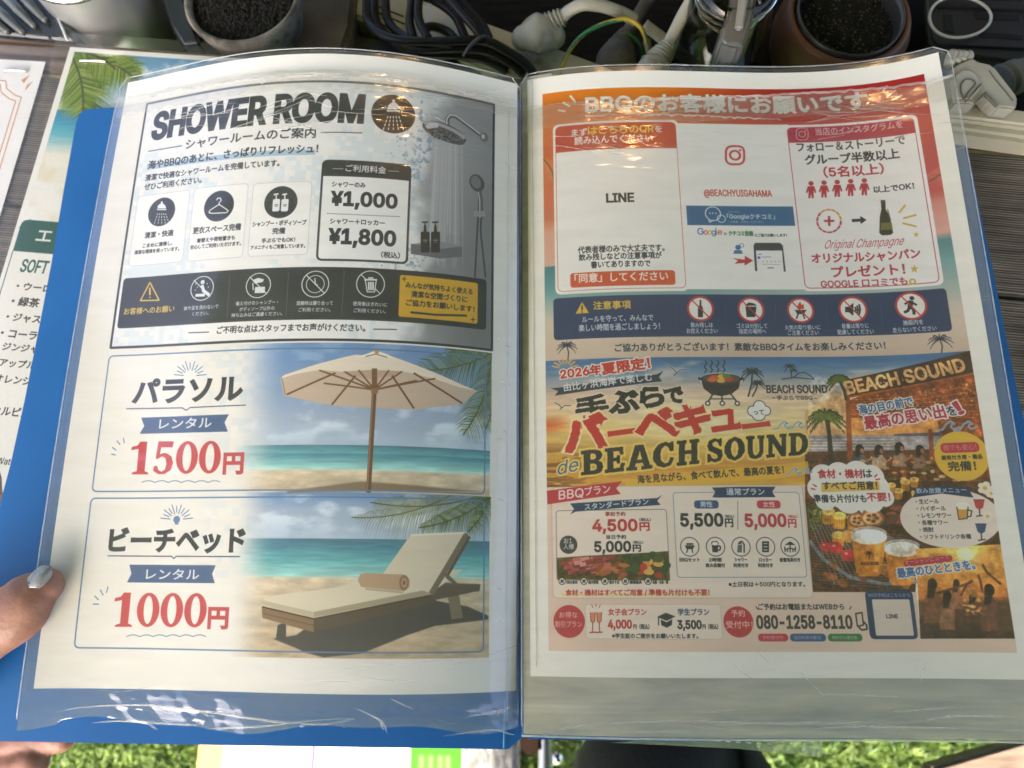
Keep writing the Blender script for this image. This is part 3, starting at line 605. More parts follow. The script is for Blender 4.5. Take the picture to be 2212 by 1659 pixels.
    P.stroke_mm(np.concatenate([(q := P.quadpts([(X0, Y0), (X1, Y0), (X1, Y1), (X0, Y1)], 2.8)), q[:1]]), .4, (190, 70, 92))
    camera_mark(P, (1237, 310), 26, (226, 170, 176), .4); T_('当店のインスタグラムを', 1298, 320, 1680, 276, 32, (232, 186, 190), w=.02)
    T_('フォロー＆ストーリーで', 1217, 392, 1690, 348, 38, INK, w=.025); T_('グループ半数以上', 1253, 448, 1665, 412, 44, INK, w=.03); T_('（5名以上）', 1335, 502, 1597, 484, 48, (186, 46, 66), w=.03)
    for i, x in enumerate((1276, 1333, 1391, 1450, 1510)):
        y = 592-i*3.2; c = (186, 46, 66); P.disc((x, y-65), 10, c)
        P.poly([(x-14, y-53), (x+14, y-53), (x+23, y-26), (x+17, y-22), (x+11, y-36), (x+12, y), (x+3, y), (x, y-22), (x-3, y), (x-12, y), (x-11, y-36), (x-17, y-22), (x-23, y-26)], c)
    T_('以上でOK！', 1553, 570, 1730, 550, 29, INK, w=.03)
    for i in range(14):
        if i in (3, 4, 5): pass
        a0 = i/14*6.283; a1 = a0+.34; c = (186, 60, 80) if i < 9 else (216, 150, 80)
        P.line([(1355+52*math.cos(t), 692+50*math.sin(t)) for t in np.linspace(a0, a1, 4)], .9, c)
    P.line([(1335, 692), (1376, 691)], 1.2, (186, 60, 80)); P.line([(1355, 672), (1356, 712)], 1.2, (186, 60, 80))
    P.line([(1458, 690), (1500, 688)], 1.6, INK); P.poly([(1492, 670), (1520, 687), (1494, 706)], INK)
    P.poly([(1582, 600), (1602, 600), (1604, 640), (1622, 672), (1637, 745), (1625, 753), (1588, 755), (1576, 745), (1578, 672), (1585, 640)], (40, 48, 36)); P.poly([(1584, 700), (1630, 698), (1635, 730), (1582, 732)], (112, 108, 56)); P.line([(1612, 640), (1626, 690)], .5, (110, 116, 100))
    gy = (214, 178, 84); burst(P, [((1664, 655), (1690, 622)), ((1682, 680), (1738, 665)), ((1680, 702), (1738, 716))], 1.0, gy)
    def star(x, y, r): P.poly([(x+(r if i % 2 == 0 else r*.45)*math.sin(i*math.pi/5), y-(r if i % 2 == 0 else r*.45)*math.cos(i*math.pi/5)) for i in range(10)], gy)
    star(1738, 752, 14); star(1730, 903, 19); P.disc((1722, 958), 10, None, line=gy, lw=.8); P.line([(1715, 968), (1700, 972)], .8, gy)
    T_('Original Champagne', 1330, 838, 1672, 794, 48, (186, 70, 82), w=.0, shear=.45)
    T_('オリジナルシャンパン', 1282, 882, 1757, 850, 42, (186, 50, 68), w=.035); T_('プレゼント！', 1370, 940, 1690, 922, 46, (186, 50, 68), w=.035); T_('GOOGLE 口コミでも', 1322, 988, 1700, 968, 32, (186, 50, 68), w=.03)
    # navy notice bar
    P.pmm(P.quadpts([(12.3, n1), (196.5, n1), (196.5, n2), (12.3, n2)], 2.2), (38, 60, 100))
    P.poly([(270, 1048), (300, 1096), (241, 1100)], (230, 186, 70)); P.line([(270, 1064), (270, 1084)], .8, (38, 60, 100)); P.disc((270, 1092), 3.5, (38, 60, 100))
    T_('注意事項', 320, 1082, 484, 1076, 36, (230, 190, 76), w=.025); cw = (220, 224, 230)
    T_('ルールを守って、みんなで', 270, 1138, 583, 1130, 28, cw, w=.015); T_('楽しい時間を過ごしましょう！', 256, 1178, 612, 1168, 30, cw, w=.015)
    for i, (c, r) in enumerate((((790, 1077), 55), ((1012, 1082), 55), ((1230, 1085), 55), ((1460, 1081), 57), ((1715, 1065), 61))):
        P.disc(c, r, (240, 236, 232)); x, y = c
        if i == 0: P.poly([(x-11, y+38), (x-11, y-2), (x-4, y-16), (x-4, y-38), (x+4, y-38), (x+4, y-16), (x+11, y-2), (x+11, y+38)], INK)
        if i == 1: P.poly([(x-24, y-14), (x+24, y-14), (x+19, y+32), (x-19, y+32)], INK); P.poly([(x-28, y-18), (x-10, y-32), (x+12, y-28), (x+28, y-18)], INK)
        if i == 2: P.poly([(x-26, y-2), (x+26, y-2), (x+15, y+16), (x-15, y+16)], INK); P.line([(x-10, y+14), (x-18, y+36)], .7, INK); P.line([(x+10, y+14), (x+18, y+36)], .7, INK); P.poly([(x-15, y-6), (x-12, y-24), (x-2, y-40), (x+4, y-24), (x+14, y-28), (x+15, y-6)], (206, 76, 50))
        if i == 3: P.poly([(x-34, y-12), (x-18, y-12), (x+2, y-30), (x+2, y+28), (x-18, y+12), (x-34, y+12)], INK); [P.line([(x+k*9, y-6*k-4), (x+k*9+5, y), (x+k*9, y+6*k+4)], .8, INK) for k in (1, 2, 3)]
        if i == 4: P.disc((x+4, y-34), 9, INK); P.line([(x, y-20), (x-4, y+4)], 2.2, INK); P.line([(x-26, y-8), (x-12, y-18), (x+14, y-10), (x+24, y-4)], 1., INK); P.line([(x-4, y+4), (x+12, y+16), (x+14, y+36)], 1.3, INK); P.line([(x-4, y+4), (x-14, y+22), (x-28, y+28)], 1.3, INK)
        P.disc(c, r-4, None, line=(196, 54, 54), lw=.95); P.line([(x-r*.66, y-r*.66), (x+r*.66, y+r*.66)], .6, (196, 54, 54))
    for i, x in enumerate((680, 900, 1118, 1342, 1585)): P.line([(x, 1055), (x+4, 1150)], .2, (70, 92, 130))
    for s, a_, y, b_, hh in (('飲み残しは', 748, 1160, 845, 22), ('お控えください', 730, 1186, 866, 22), ('ゴミは分別して', 950, 1164, 1085, 22), ('指定の場所へ', 960, 1188, 1080, 22), ('火気の取り扱いに', 1162, 1170, 1318, 21), ('ご注意ください', 1175, 1194, 1310, 22), ('音量は周りに', 1412, 1164, 1530, 22), ('配慮してください', 1394, 1190, 1553, 22)): T_(s, a_, y, b_, y-1, hh, cw, w=.015)
    T_('施設内を', 1682, 1150, 1770, 1146, 22, cw, w=.015); T_('走らないでください', 1636, 1184, 1828, 1172, 22, cw, w=.015)
    T_('ご協力ありがとうございます！素敵なBBQタイムをお楽しみください！', 415, 1260, 1605, 1262, 35, (40, 50, 72), w=.025)
    P.palm((203, 1240), 40, (40, 52, 70), trunk=(208, 1300), seed=1); P.palm((1842, 1212), 46, (40, 52, 70), trunk=(1850, 1270), seed=2)
    paint_bbq(P, C, pt)
    P.img[(T < pb) | (T > o1) | (S < x0) | (S > x1)] = rgb((245, 242, 233))
    return P
def paint_bbq(P, C, pt):
    S, T = grid(P); P.v = C; T_ = P.text
    t_bar = P.mm([(600, 625)])[0, 1]; xr = 202.2
    sky = ramp(P, [(pt, (62, 110, 160)), (pt-7, (110, 142, 172)), (pt-17, (228, 196, 170)), (pt-27, (240, 212, 160)), (pt-34, (238, 206, 128)), (pt-44, (226, 180, 84)), (pt-50, (206, 146, 64)), (pt-58, (232, 176, 72)), (0, (232, 200, 176))])
    cl = fbm(P.h, P.w, 120, 5, 50, 1.8, .6); sky = blend(sky, np.float32([.93, .84, .76]), smooth(cl, .5, .7)*.6*smooth(T, pt-30, pt-6))
    wv = fbm(P.h, P.w, 30, 4, 51, 4, .35); mw = smooth(T, pt-38, pt-44)*smooth(wv, .52, .62)*smooth(S, 40, 18); sky = blend(sky, np.float32([.62, .36, .16]), mw*.8)
    oc = np.exp(-((T-(pt-31))/3.5)**2)*smooth(S, 26, 8); sky = blend(sky, np.float32([.84, .42, .2]), oc*smooth(cl, .35, .6))
    gl = np.exp(-((S-78)/30)**2-((T-(pt-30))/11)**2); sky = blend(sky, np.float32([.98, .95, .80]), gl*.75)
    f2 = fbm(P.h, P.w, 22, 5, 55, 3.5, .5); sky = np.clip(sky*(.86+.28*f2[..., None]), 0, 1); lw_ = smooth(S, 44, 10)*smooth(T, pt-36, pt-46)*smooth(f2, .5, .58); sky = blend(sky, np.float32([.40, .22, .12]), lw_*.7)
    m = (T < pt) & (T > t_bar-2) & (S > 8.0) & (S < xr); P.img[m] = sky[m]
    # lower part: pale card ground
    low = (T <= t_bar) & (T > 10.5) & (S > 8) & (S < xr); P.img[low] = (np.float32([.91, .80, .72])*(.97+.06*fbm(P.h, P.w, 200, 3, 8)[..., None]))[low]
    # ---- restaurant photo at right
    x0 = 1270
    A = ramp(P, [(pt, (96, 126, 160)), (pt-10, (190, 150, 136)), (pt-30, (226, 160, 92)), (pt-40, (222, 150, 78))])
    ph = [(1270, 130), (1440, 60), (1975, 35), (2170, 1300), (1755, 1300), (1735, 1092), (1520, 1090), (1285, 1095), (1250, 620), (1260, 330)]
    mid = np.float32([.42, .24, .12])*np.ones(P.img.shape, np.float32); nz = fbm(P.h, P.w, 26, 5, 70); n2 = fbm(P.h, P.w, 8, 3, 71)
    wood = np.stack([.30+.5*nz*n2*1.6, .13+.26*nz*n2*1.7, .06+.12*nz*n2*1.5], -1).astype(np.float32)
    P.fill([P.cx(P.mm([(1250, 395), (1450, 250), (1975, 35), (2040, 400), (2080, 640), (1250, 640)]))], wood)
    P.fill([P.cx(P.mm([(1250, 250), (1400, 150), (1440, 200), (1445, 520), (1800, 440), (1260, 620)]))], sky, .0)
    # sea band and sunset behind the diners
    P.poly([(1250, 300), (1380, 230), (1440, 230), (1445, 410), (1250, 415)], (228, 176, 122), .95); P.poly([(1440, 330), (1830, 320), (1840, 405), (1440, 408)], (226, 150, 80), .95)
    P.poly([(1250, 408), (1850, 398), (1860, 470), (1250, 480)], (150, 140, 140)); [P.line([(1255, 425+i*13), (1640, 424+i*13)], .5, (212, 196, 180), .7) for i in range(4)]
    P.poly([(1640, 400), (1850, 392), (1850, 408), (1640, 410)], (96, 84, 96))
    P.poly([(1250, 478), (1860, 465), (1990, 560), (2060, 620), (1250, 620)], (92, 56, 36))
    dark = np.stack([.2+.45*nz*n2*1.6, .12+.26*nz*n2*1.5, .08+.14*nz*n2], -1).astype(np.float32)
    P.fill([P.cx(P.mm([(1250, 510), (1870, 480), (2080, 620), (2100, 700), (1250, 700)]))], dark)
    # sign board with letters
    P.poly([(1420, 165), (1972, 35), (1990, 130), (1445, 236)], (64, 40, 30)); P.line([(1440, 238), (1992, 134)], .9, (150, 80, 40))
    for k in range(60):
        u = rng.random(); P.disc((1440+520*u, 215-100*u+rng.uniform(-20, 6)), 2.5, (250, 220, 170), a=.7)
    for k in range(90):
        u = rng.random(); y = 245-70*u+rng.uniform(0, 150); P.disc((1450+560*u, y), rng.uniform(2, 5), (252, 206, 120), a=rng.uniform(.4, .9), soft=1)
    for k in range(7): P.line([(1450, 250+k*22), (1700, 240+k*14), (2010, 180+k*30)], .3, (210, 130, 60), .6)
    P.poly([(1425, 200), (1445, 195), (1460, 520), (1436, 520)], (150, 74, 38)); P.poly([(1790, 380), (1808, 378), (1822, 520), (1800, 520)], (140, 74, 40))
    # palms of the photo
    for c, r, tr, sd in (((1340, 330), 95, (1362, 540), 3), ((1400, 165), 62, (1430, 250), 4)):
        P.palm(c, r*.82, (52, 66, 34), trunk=tr, n=13, seed=sd, w=1.2); P.palm(c, r*.6, (94, 104, 44), n=11, seed=sd+9, w=.9)
    T_('BEACH SOUND', 1438, 226, 1958, 122, 56, (226, 170, 112), w=.05, straight=False)
    P.poly([(1345, 340), (1358, 338), (1380, 545), (1352, 548)], (56, 46, 34))
    # diners
    for (x, y, c, hr) in ((1490, 470, (74, 88, 104), 24), (1575, 472, (170, 150, 130), 24), (1665, 462, (150, 120, 96), 25), (1755, 472, (130, 96, 76), 23)):
        P.poly([(x-34, y+80), (x-28, y+34), (x-10, y+18), (x+14, y+20), (x+32, y+44), (x+30, y+82)], c, .9, soft=1); P.ell((x, y-2), hr*.78, hr*.95, (30, 20, 17)); P.poly([(x-hr*.75, y), (x-hr*.8, y+34), (x-2, y+30), (x, y)], (34, 23, 19), .9, soft=1); P.ell((x+10, y+4), 8, 12, (164, 108, 78), .9); P.line([(x+6, y+40), (x+28, y+52), (x+48, y+40)], .9, (168, 110, 80), .9); P.disc((x+52, y+34), 5, (226, 170, 90), a=.8)
    for k in range(70): P.ell((rng.uniform(1440, 1980), rng.uniform(520, 610)), rng.uniform(5, 16), rng.uniform(4, 8), [(206, 140, 70), (150, 60, 40), (90, 96, 44), (230, 196, 140), (70, 40, 30)][rng.integers(5)], .8)
    # grill photo
    P.fill([P.cx(P.mm([(1250, 690), (1560, 600), (2090, 610), (2110, 900), (1740, 960), (1735, 1095), (1285, 1095)]))], dark*.75)
    for k in range(22): P.line([(1270+k*16, 780+k*3), (1380+k*20, 1060-k*6)], .35, (150, 140, 130), .7); P.line([(1270, 800+k*12), (1700, 850+k*11)], .3, (120, 110, 100), .6)
    P.line([(1270, 870), (1330, 950), (1450, 1030), (1600, 1060), (1740, 1050)], 1.5, (120, 122, 126))
    def corn(x, y, r, t=1.0):
        P.rquad([(x-r*.8, y), (x+r*.8, y), (x+r*.7, y+r*1.6*t), (x-r*.7, y+r*1.6*t)], r*.03, (206, 140, 44), square=False); P.ell((x, y), r*.85, r*.5, (236, 194, 96)); P.ell((x, y), r*.4, r*.24, (206, 160, 80))
        for i in range(5): P.line([(x-r*.6+i*r*.3, y+r*.4), (x-r*.6+i*r*.3, y+r*1.5*t)], .25, (160, 100, 30), .7)
    for x, y, r in ((1690, 610, 26), (1730, 600, 22), (1660, 650, 24), (1740, 660, 28), (1630, 625, 22)): corn(x, y, r)
    for k in range(46): P.ell((rng.uniform(1500, 1730), rng.uniform(690, 800)), rng.uniform(12, 26), rng.uniform(8, 16), [(120, 60, 40), (96, 44, 32), (150, 80, 50), (84, 60, 36)][rng.integers(4)], .9)
    for x, y, r in ((1350, 740, 36), (1400, 760, 36), (1460, 770, 32), (1395, 845, 34), (1300, 745, 26)): corn(x, y, r)
    for x, y, r in ((1480, 780, 44), (1545, 770, 52)):
        P.ell((x, y), r, r*.75, (150, 92, 50)); P.ell((x, y), r*.78, r*.55, (206, 158, 104)); [P.ell((x+r*.38*math.cos(a), y+r*.28*math.sin(a)), r*.2, r*.14, (120, 66, 40)) for a in np.linspace(0, 5.2, 5)]
    for x, y, r in ((1440, 850, 30), (1385, 900, 30), (1440, 935, 30), (1340, 895, 24)): P.ell((x, y), r, r*.9, (186, 50, 48) if y > 860 else (222, 150, 60)); P.ell((x-r*.3, y-r*.3), r*.25, r*.18, (236, 150, 130), .8)
    for k in range(14): P.ell((1300+rng.uniform(0, 400), 985+rng.uniform(-10, 90)), rng.uniform(16, 34), rng.uniform(10, 18), [(160, 92, 46), (190, 120, 66), (110, 64, 40)][k % 3], .85, rot=-.4)
    for k in range(30): P.line([(rng.uniform(1260, 1330), rng.uniform(700, 820)), (rng.uniform(1260, 1330), rng.uniform(700, 840))], .7, (90, 112, 52), .8, taper=True)
    for x, y, w, h in ((1530, 835, 78, 175), (1675, 890, 76, 160)):
        P.poly([(x-w, y+10), (x+w, y+10), (x+w*.72, y+h), (x+w*.5, y+h+16), (x-w*.5, y+h+16), (x-w*.72, y+h)], (212, 130, 44), .92); P.poly([(x+w*.3, y+30), (x+w*.7, y+26), (x+w*.55, y+h), (x+w*.3, y+h)], (236, 170, 84), .6, soft=2)
        P.ell((x, y+18), w, w*.42, (240, 222, 196)); P.ell((x, y), w, w*.36, (214, 206, 196), .6); P.ell((x, y+6), w*.86, w*.28, (244, 234, 214))
        P.ell((x, y), w*1.0, w*.36, (235, 235, 230), .15)
    P.palm((1532, 925), 20, (60, 40, 26), trunk=(1530, 950), n=6, w=.4); T_('BEACH SOUND', 1497, 975, 1575, 978, 14, (60, 40, 26), w=.05)
    # sunset toast photo
    q = P.mm([(1735, 905), (2115, 885), (2172, 1300), (1757, 1300)]); q[1, 0] = q[2, 0] = xr
    sun = ramp(P, [(q[0, 1]+3, (238, 176, 84)), (q[0, 1]-12, (226, 150, 66)), (q[0, 1]-20, (196, 116, 54)), (q[2, 1]+14, (96, 60, 40)), (q[2, 1], (66, 46, 36))]); sn = fbm(P.h, P.w, 36, 5, 90, 3, .7); sun = sun*(.7+.55*sn[..., None])
    P.fill([P.cx(q)], sun.astype(np.float32)); P.disc((1955, 930), 30, (255, 244, 210), a=.95, soft=5); P.disc((1955, 930), 60, (255, 214, 140), a=.4, soft=8)
    def fig(x, y, k, c=(62, 38, 28), hair=(36, 22, 18)):
        P.poly([(x-42*k, y+190*k), (x-36*k, y+60*k), (x-14*k, y+32*k), (x+16*k, y+32*k), (x+40*k, y+64*k), (x+44*k, y+190*k)], c, .9, soft=1); P.ell((x, y), 22*k, 28*k, hair); P.poly([(x-24*k, y), (x-26*k, y+70*k), (x+6*k, y+66*k), (x+20*k, y)], hair, .9, soft=1)
    fig(1810, 1060, .9, (120, 74, 50)); fig(1915, 1055, .6, (130, 84, 56)); fig(2060, 1085, .95, (96, 60, 44)); fig(1875, 1110, .8, (150, 100, 70)); fig(1985, 1120, .6, (90, 54, 38))
    for a in ([(1935, 1110), (1960, 1060), (1985, 1045)], [(2030, 1100), (2020, 1045), (2010, 1020)], [(2110, 1060), (2050, 1010), (2030, 975)], [(1830, 1100), (1900, 1080), (1960, 1060)]): P.line(a, 1.0, (92, 54, 38), .95)
    for k in range(40): P.ell((rng.uniform(1940, 2040), rng.uniform(1090, 1200)), rng.uniform(4, 10), rng.uniform(3, 8), [(206, 140, 80), (150, 90, 50), (230, 180, 110)][rng.integers(3)], .6)
    k1, k2 = fbm(P.h, P.w, 9, 3, 201), fbm(P.h, P.w, 40, 4, 202); mask = np.zeros((P.h, P.w), np.float32)
    for q_ in ([(1270, 130), (1400, 180), (1972, 35), (2170, 1300), (1757, 1300), (1740, 1095), (1285, 1095), (1255, 560)],):
        rr = P.cover([P.cx(P.mm(q_))]); mask[rr[1]:rr[1]+rr[2].shape[0], rr[0]:rr[0]+rr[2].shape[1]] = rr[2]
    mod = 1.12+((k1-.5)*.45+(k2-.5)*.8); P.img[:] = P.img*(1+(mod-1)*mask)[..., None]; P.img[:] = np.clip(P.img+(mask*smooth(k1, .70, .85)*.05)[..., None]*np.float32([1, .75, .45]), 0, 1)
    # drinks oval
    P.disc((1885, 770), 205, (240, 224, 210), ry=128); P.line([(1880, 900)]*2, .1, INK)
    P.poly([(1715, 640), (1850, 628), (1995, 640), (1975, 655), (1990, 680), (1850, 662), (1720, 680), (1735, 655)], (40, 58, 92)); T_('飲み放題メニュー', 1740, 664, 1960, 656, 24, (196, 206, 220), w=.02)
    for i, (s, b_) in enumerate((('・生ビール', 1838), ('・ハイボール', 1868), ('・レモンサワー', 1893), ('・各種サワー', 1878), ('・焼酎', 1815), ('・ソフトドリンク各種', 1980))): T_(s, 1738+i*4, 708+i*31, b_, 706+i*31, 21, INK, w=.02)
    P.poly([(1916, 725), (1965, 722), (1962, 772), (1925, 776)], (226, 160, 70)); P.ell((1942, 716), 28, 17, (246, 240, 226)); P.line([(1916, 720), (1925, 776), (1962, 772), (1966, 720)], .4, INK); P.line([(1966, 735), (1982, 738), (1978, 762), (1962, 764)], .5, INK)
    for x, y, c in ((2016, 712, (196, 60, 64)), (2024, 818, (60, 84, 120))): P.poly([(x-26, y-20), (x+22, y-20), (x+16, y+12), (x, y+22), (x-16, y+12)], c); P.line([(x, y+22), (x+2, y+48)], .5, INK); P.line([(x-14, y+50), (x+18, y+46)], .5, INK); P.line([(x-26, y-22), (x+22, y-22)], .4, INK)
    def flower(x, y, r): [P.ell((x+r*.6*math.cos(a), y+r*.6*math.sin(a)), r*.5, r*.4, (244, 232, 214)) for a in np.linspace(0, 5.03, 5)]; P.disc((x, y), r*.3, (230, 176, 80))
    flower(2052, 762, 24); flower(2040, 638, 30); flower(2068, 662, 22)
    # yellow disc
    P.disc((1937, 497), 108, (232, 186, 66)); P.rquad([(1845, 438), (2015, 438), (2015, 482), (1845, 482)], 2.0, (190, 50, 76)); T_('雨でも安心！', 1860, 474, 2004, 470, 26, (226, 150, 130), w=.01); T_('屋根付き席・備品', 1850, 514, 2030, 510, 20, INK, w=.03); T_('完備！', 1882, 566, 2002, 558, 42, INK, w=.03)
    # cloud speech
    for x, y, r in ((1330, 590, 56), (1400, 580, 56), (1480, 578, 60), (1540, 592, 56), (1310, 640, 50), (1420, 640, 90), (1560, 640, 60), (1340, 690, 46), (1440, 690, 60), (1540, 690, 56), (1600, 680, 40)): P.disc((x, y), r, (244, 238, 228))
    P.poly([(1470, 710), (1530, 705), (1498, 750)], (244, 238, 228))
    P.poly([(1320, 616), (1575, 608), (1578, 648), (1322, 656)], (234, 184, 70), .9)
    T_('食材・機材', 1308, 596, 1505, 592, 38, (188, 50, 64), w=.035); T_('は', 1508, 592, 1545, 590, 34, INK, w=.03); T_('すべてご用意！', 1330, 648, 1568, 642, 36, INK, w=.03); T_('準備も片付けも', 1290, 704, 1520, 698, 34, INK, w=.03); T_('不要！', 1524, 698, 1625, 694, 36, (188, 50, 64), w=.035)
    burst(P, [((1285, 622), (1300, 632)), ((1276, 640), (1294, 644)), ((1555, 590), (1566, 578)), ((1560, 602), (1578, 598))], .6, (188, 50, 64))
    # slogan on photo
    hb = (238, 232, 226)
    T_('海の目の前で', 1492, 316, 1728, 276, 42, (50, 96, 140), w=.03, halo=hb, straight=False); T_('最高の思い出', 1518, 382, 1872, 328, 58, (186, 44, 70), w=.03, halo=hb, straight=False); T_('を', 1878, 322, 1925, 315, 42, (44, 60, 90), w=.03, halo=hb, straight=False); T_('！', 1930, 316, 1950, 306, 56, (186, 44, 70), w=.06, halo=hb, straight=False)
    wave(P, 1825, 362, 1.25)
    P.rquad([(1680, 955), (1895, 930), (1900, 960), (1685, 985)], 1.8, (190, 50, 70), square=False); T_('オーシャンビューで', 1690, 976, 1885, 950, 20, (228, 160, 140), straight=False)
    T_('最高のひとときを。', 1660, 1034, 2000, 994, 42, (70, 110, 160), w=.035, halo=hb, straight=False)
    # ---- headline, left
    for i in range(9):
        an = math.pi*(.1+i/9); P.line([(195-28*math.cos(an), 118-28*math.sin(an)), (195-60*math.cos(an), 118-52*math.sin(an))], .6, (232, 180, 84))
    T_('2026年', 178, 160, 355, 138, 44, (196, 50, 44), w=.05, halo=(244, 232, 216), straight=False); T_('夏限定！', 362, 140, 570, 112, 50, (196, 50, 44), w=.05, halo=(244, 232, 216), straight=False)
    P.poly([(133, 200), (185, 195), (600, 138), (628, 122), (608, 150), (622, 170), (590, 172), (190, 226), (150, 232), (165, 212)], (40, 52, 70)); T_('由比ヶ浜海岸で楽しむ', 192, 214, 580, 166, 36, (232, 232, 230), w=.02, straight=False)
    for s, xa, ya, xb, yb, hh in (('手', 250, 338, 388, 320, 96), ('ぶ', 398, 312, 520, 294, 90), ('ら', 535, 284, 632, 270, 82), ('で', 645, 270, 718, 258, 64)): T_(s, xa, ya, xb, yb, hh, (30, 32, 36), w=.05 if s == '手' else .07, halo=(240, 220, 190), hw=.06, rough=.01, straight=False)
    for s, xa, ya, xb, yb, hh in (('バ', 205, 476, 378, 452, 142), ('ー', 388, 408, 508, 392, 30), ('ベ', 522, 428, 690, 402, 118), ('キ', 694, 402, 836, 384, 116), ('ュ', 846, 388, 965, 372, 82), ('ー', 978, 376, 1094, 362, 26)):
        T_(s, xa, ya, xb, yb, hh, (200, 46, 42), w=.075 if s != 'ー' else .17, halo=(246, 226, 170), hw=.06, rough=.008, straight=False)
    T_('de', 160, 582, 250, 562, 58, (70, 104, 128), w=.01, shear=.35, straight=False, halo=(240, 214, 130))
    slab(P, 'BEACH', 265, 583, 785, 531, 108, 110, (44, 44, 46), halo=(246, 214, 110), rough=.006); slab(P, 'SOUND', 818, 527, 1262, 490, 104, 98, (44, 44, 46), halo=(246, 214, 110), rough=.006)
    P.poly([(460, 604), (700, 570), (1150, 532), (1262, 520), (1270, 575), (1100, 600), (800, 620), (462, 640)], (236, 186, 66), .85, soft=1)
    T_('海を見ながら、食べて飲んで、最高の夏を！', 515, 618, 1158, 574, 36, INK, w=.025, straight=False); wave(P, 1165, 562, .8); wave(P, 1108, 360, 1.0)
    for x, y, k in ((690, 118, 1.0), (183, 276, .7)):
        P.line([(x-48*k, y-20*k), (x-20*k, y-4*k), (x-4*k, y+14*k), (x+14*k, y), (x+54*k, y)], .8, (236, 234, 228)); P.line([(x-48*k, y-20*k), (x-20*k, y-4*k), (x-4*k, y+14*k), (x+14*k, y), (x+54*k, y)], .45, (50, 66, 90)); P.line([(x-4*k, y+14*k), (x-16*k, y+26*k)], .4, (50, 66, 90))
    # kettle grill
    for i, x in enumerate((812, 838, 866, 893)): P.line([(x-4, 132), (x+5, 118), (x-5, 104), (x+5, 90), (x, 78-i)], .5, (44, 46, 50))
    P.ell((880, 165), 88, 34, (238, 232, 222)); P.poly([(792, 160), (968, 160), (958, 200), (925, 226), (880, 234), (836, 226), (804, 200)], (46, 44, 46)); P.ell((880, 160), 86, 26, (60, 56, 54)); P.ell((880, 158), 76, 20, (90, 74, 60))
    for x, y, c in ((852, 152, (206, 90, 50)), (884, 148, (226, 180, 70)), (915, 160, (196, 50, 44)), (880, 166, (226, 170, 80)), (905, 146, (90, 130, 60)), (840, 162, (214, 110, 60))): P.ell((x, y), 18, 10, c)
    P.line([(782, 156), (796, 160)], 1.2, INK); P.line([(966, 160), (978, 156)], 1.2, INK)
    for x in (822, 886, 952): P.line([(880+(x-880)*.6, 224), (x, 262)], .7, INK); P.disc((x, 266), 9, (240, 230, 220), line=INK, lw=.5)
    P.line([(835, 246), (935, 246)], .5, INK)
    P.palm((1018, 130), 44, (42, 54, 60), trunk=(1000, 236), seed=5, w=.7); P.palm((1042, 178), 30, (42, 54, 60), trunk=(1018, 236), seed=6, w=.6)
    P.palm((1183, 104), 28, (42, 54, 60), trunk=(1190, 156), n=7, w=.4); P.palm((1200, 122), 18, (42, 54, 60), n=6, w=.3); P.line([(1148, 160), (1200, 152), (1290, 160)], .5, (42, 54, 60)); P.line([(1195, 154), (1225, 132), (1250, 130), (1288, 156)], .4, (42, 54, 60))
    T_('BEACH SOUND', 1082, 218, 1348, 222, 34, (42, 52, 60), w=.045); T_('手ぶらでBBQ', 1126, 250, 1283, 252, 19, (42, 52, 60), w=.03); P.line([(1106, 242), (1118, 242)], .35, INK); P.line([(1290, 244), (1302, 244)], .35, INK)
    P.v = C
    for x, y, r in ((1020, 300, 22), (1050, 280, 26), (1078, 298, 20), (1045, 312, 30)): P.disc((x, y), r, (244, 240, 232), line=INK, lw=.35)
    for x, y, r in ((1020, 300, 20), (1050, 282, 24), (1076, 298, 18), (1045, 310, 28)): P.disc((x, y), r, (244, 240, 232))
    P.poly([(1000, 318), (988, 332), (1020, 328)], (244, 240, 232)); T_('って', 1025, 318, 1070, 312, 20, INK, w=.02)
    # ---- plans
    P.rquad([(135, 640), (1240, 622), (1282, 1120), (142, 1122)], 2.2, (240, 222, 206), line=(206, 180, 156), lw=.3)
    P.poly([(115, 650), (446, 608), (420, 640), (440, 664), (118, 710)], (190, 48, 62)); T_('BBQ', 168, 692, 276, 680, 42, (240, 220, 214), w=.03, shear=.1, straight=False); T_('プラン', 284, 672, 396, 658, 38, (240, 220, 214), w=.02, straight=False)
    P.rquad([(155, 742), (640, 728), (655, 1040), (160, 1046)], 1.5, (242, 226, 210), line=(120, 116, 120), lw=.3)
    P.poly([(217, 706), (600, 682), (622, 668), (600, 694), (615, 712), (240, 742), (218, 754), (235, 730)], (40, 62, 96)); T_('スタンダードプラン', 282, 735, 563, 710, 28, (228, 230, 232), w=.02, straight=False)
    T_('事前予約', 372, 762, 460, 760, 19, (150, 60, 50), w=.03); T_('4,500', 318, 838, 512, 836, 60, (190, 52, 56), w=.05); T_('円', 524, 826, 566, 824, 35, (190, 52, 56), w=.05); T_('（税込）', 522, 785, 572, 783, 14, INK, w=.03)
    T_('当日予約', 376, 862, 463, 861, 18, INK, w=.03); T_('5,000', 326, 928, 484, 926, 54, INK, w=.05); T_('円', 494, 918, 528, 916, 29, INK, w=.05); T_('（税込）', 494, 884, 538, 882, 13, INK, w=.03)
    P.disc((210, 887), 40, (54, 56, 60)); T_('お1', 190, 882, 225, 880, 22, (214, 210, 206)); T_('人様', 188, 908, 234, 906, 24, (214, 210, 206))
    # food strip
    P.fill([P.cx(P.mm([(158, 945), (300, 935), (560, 922), (650, 915), (656, 1045), (162, 1040)]))], dark*np.float32([.8, 1.2, .9]))
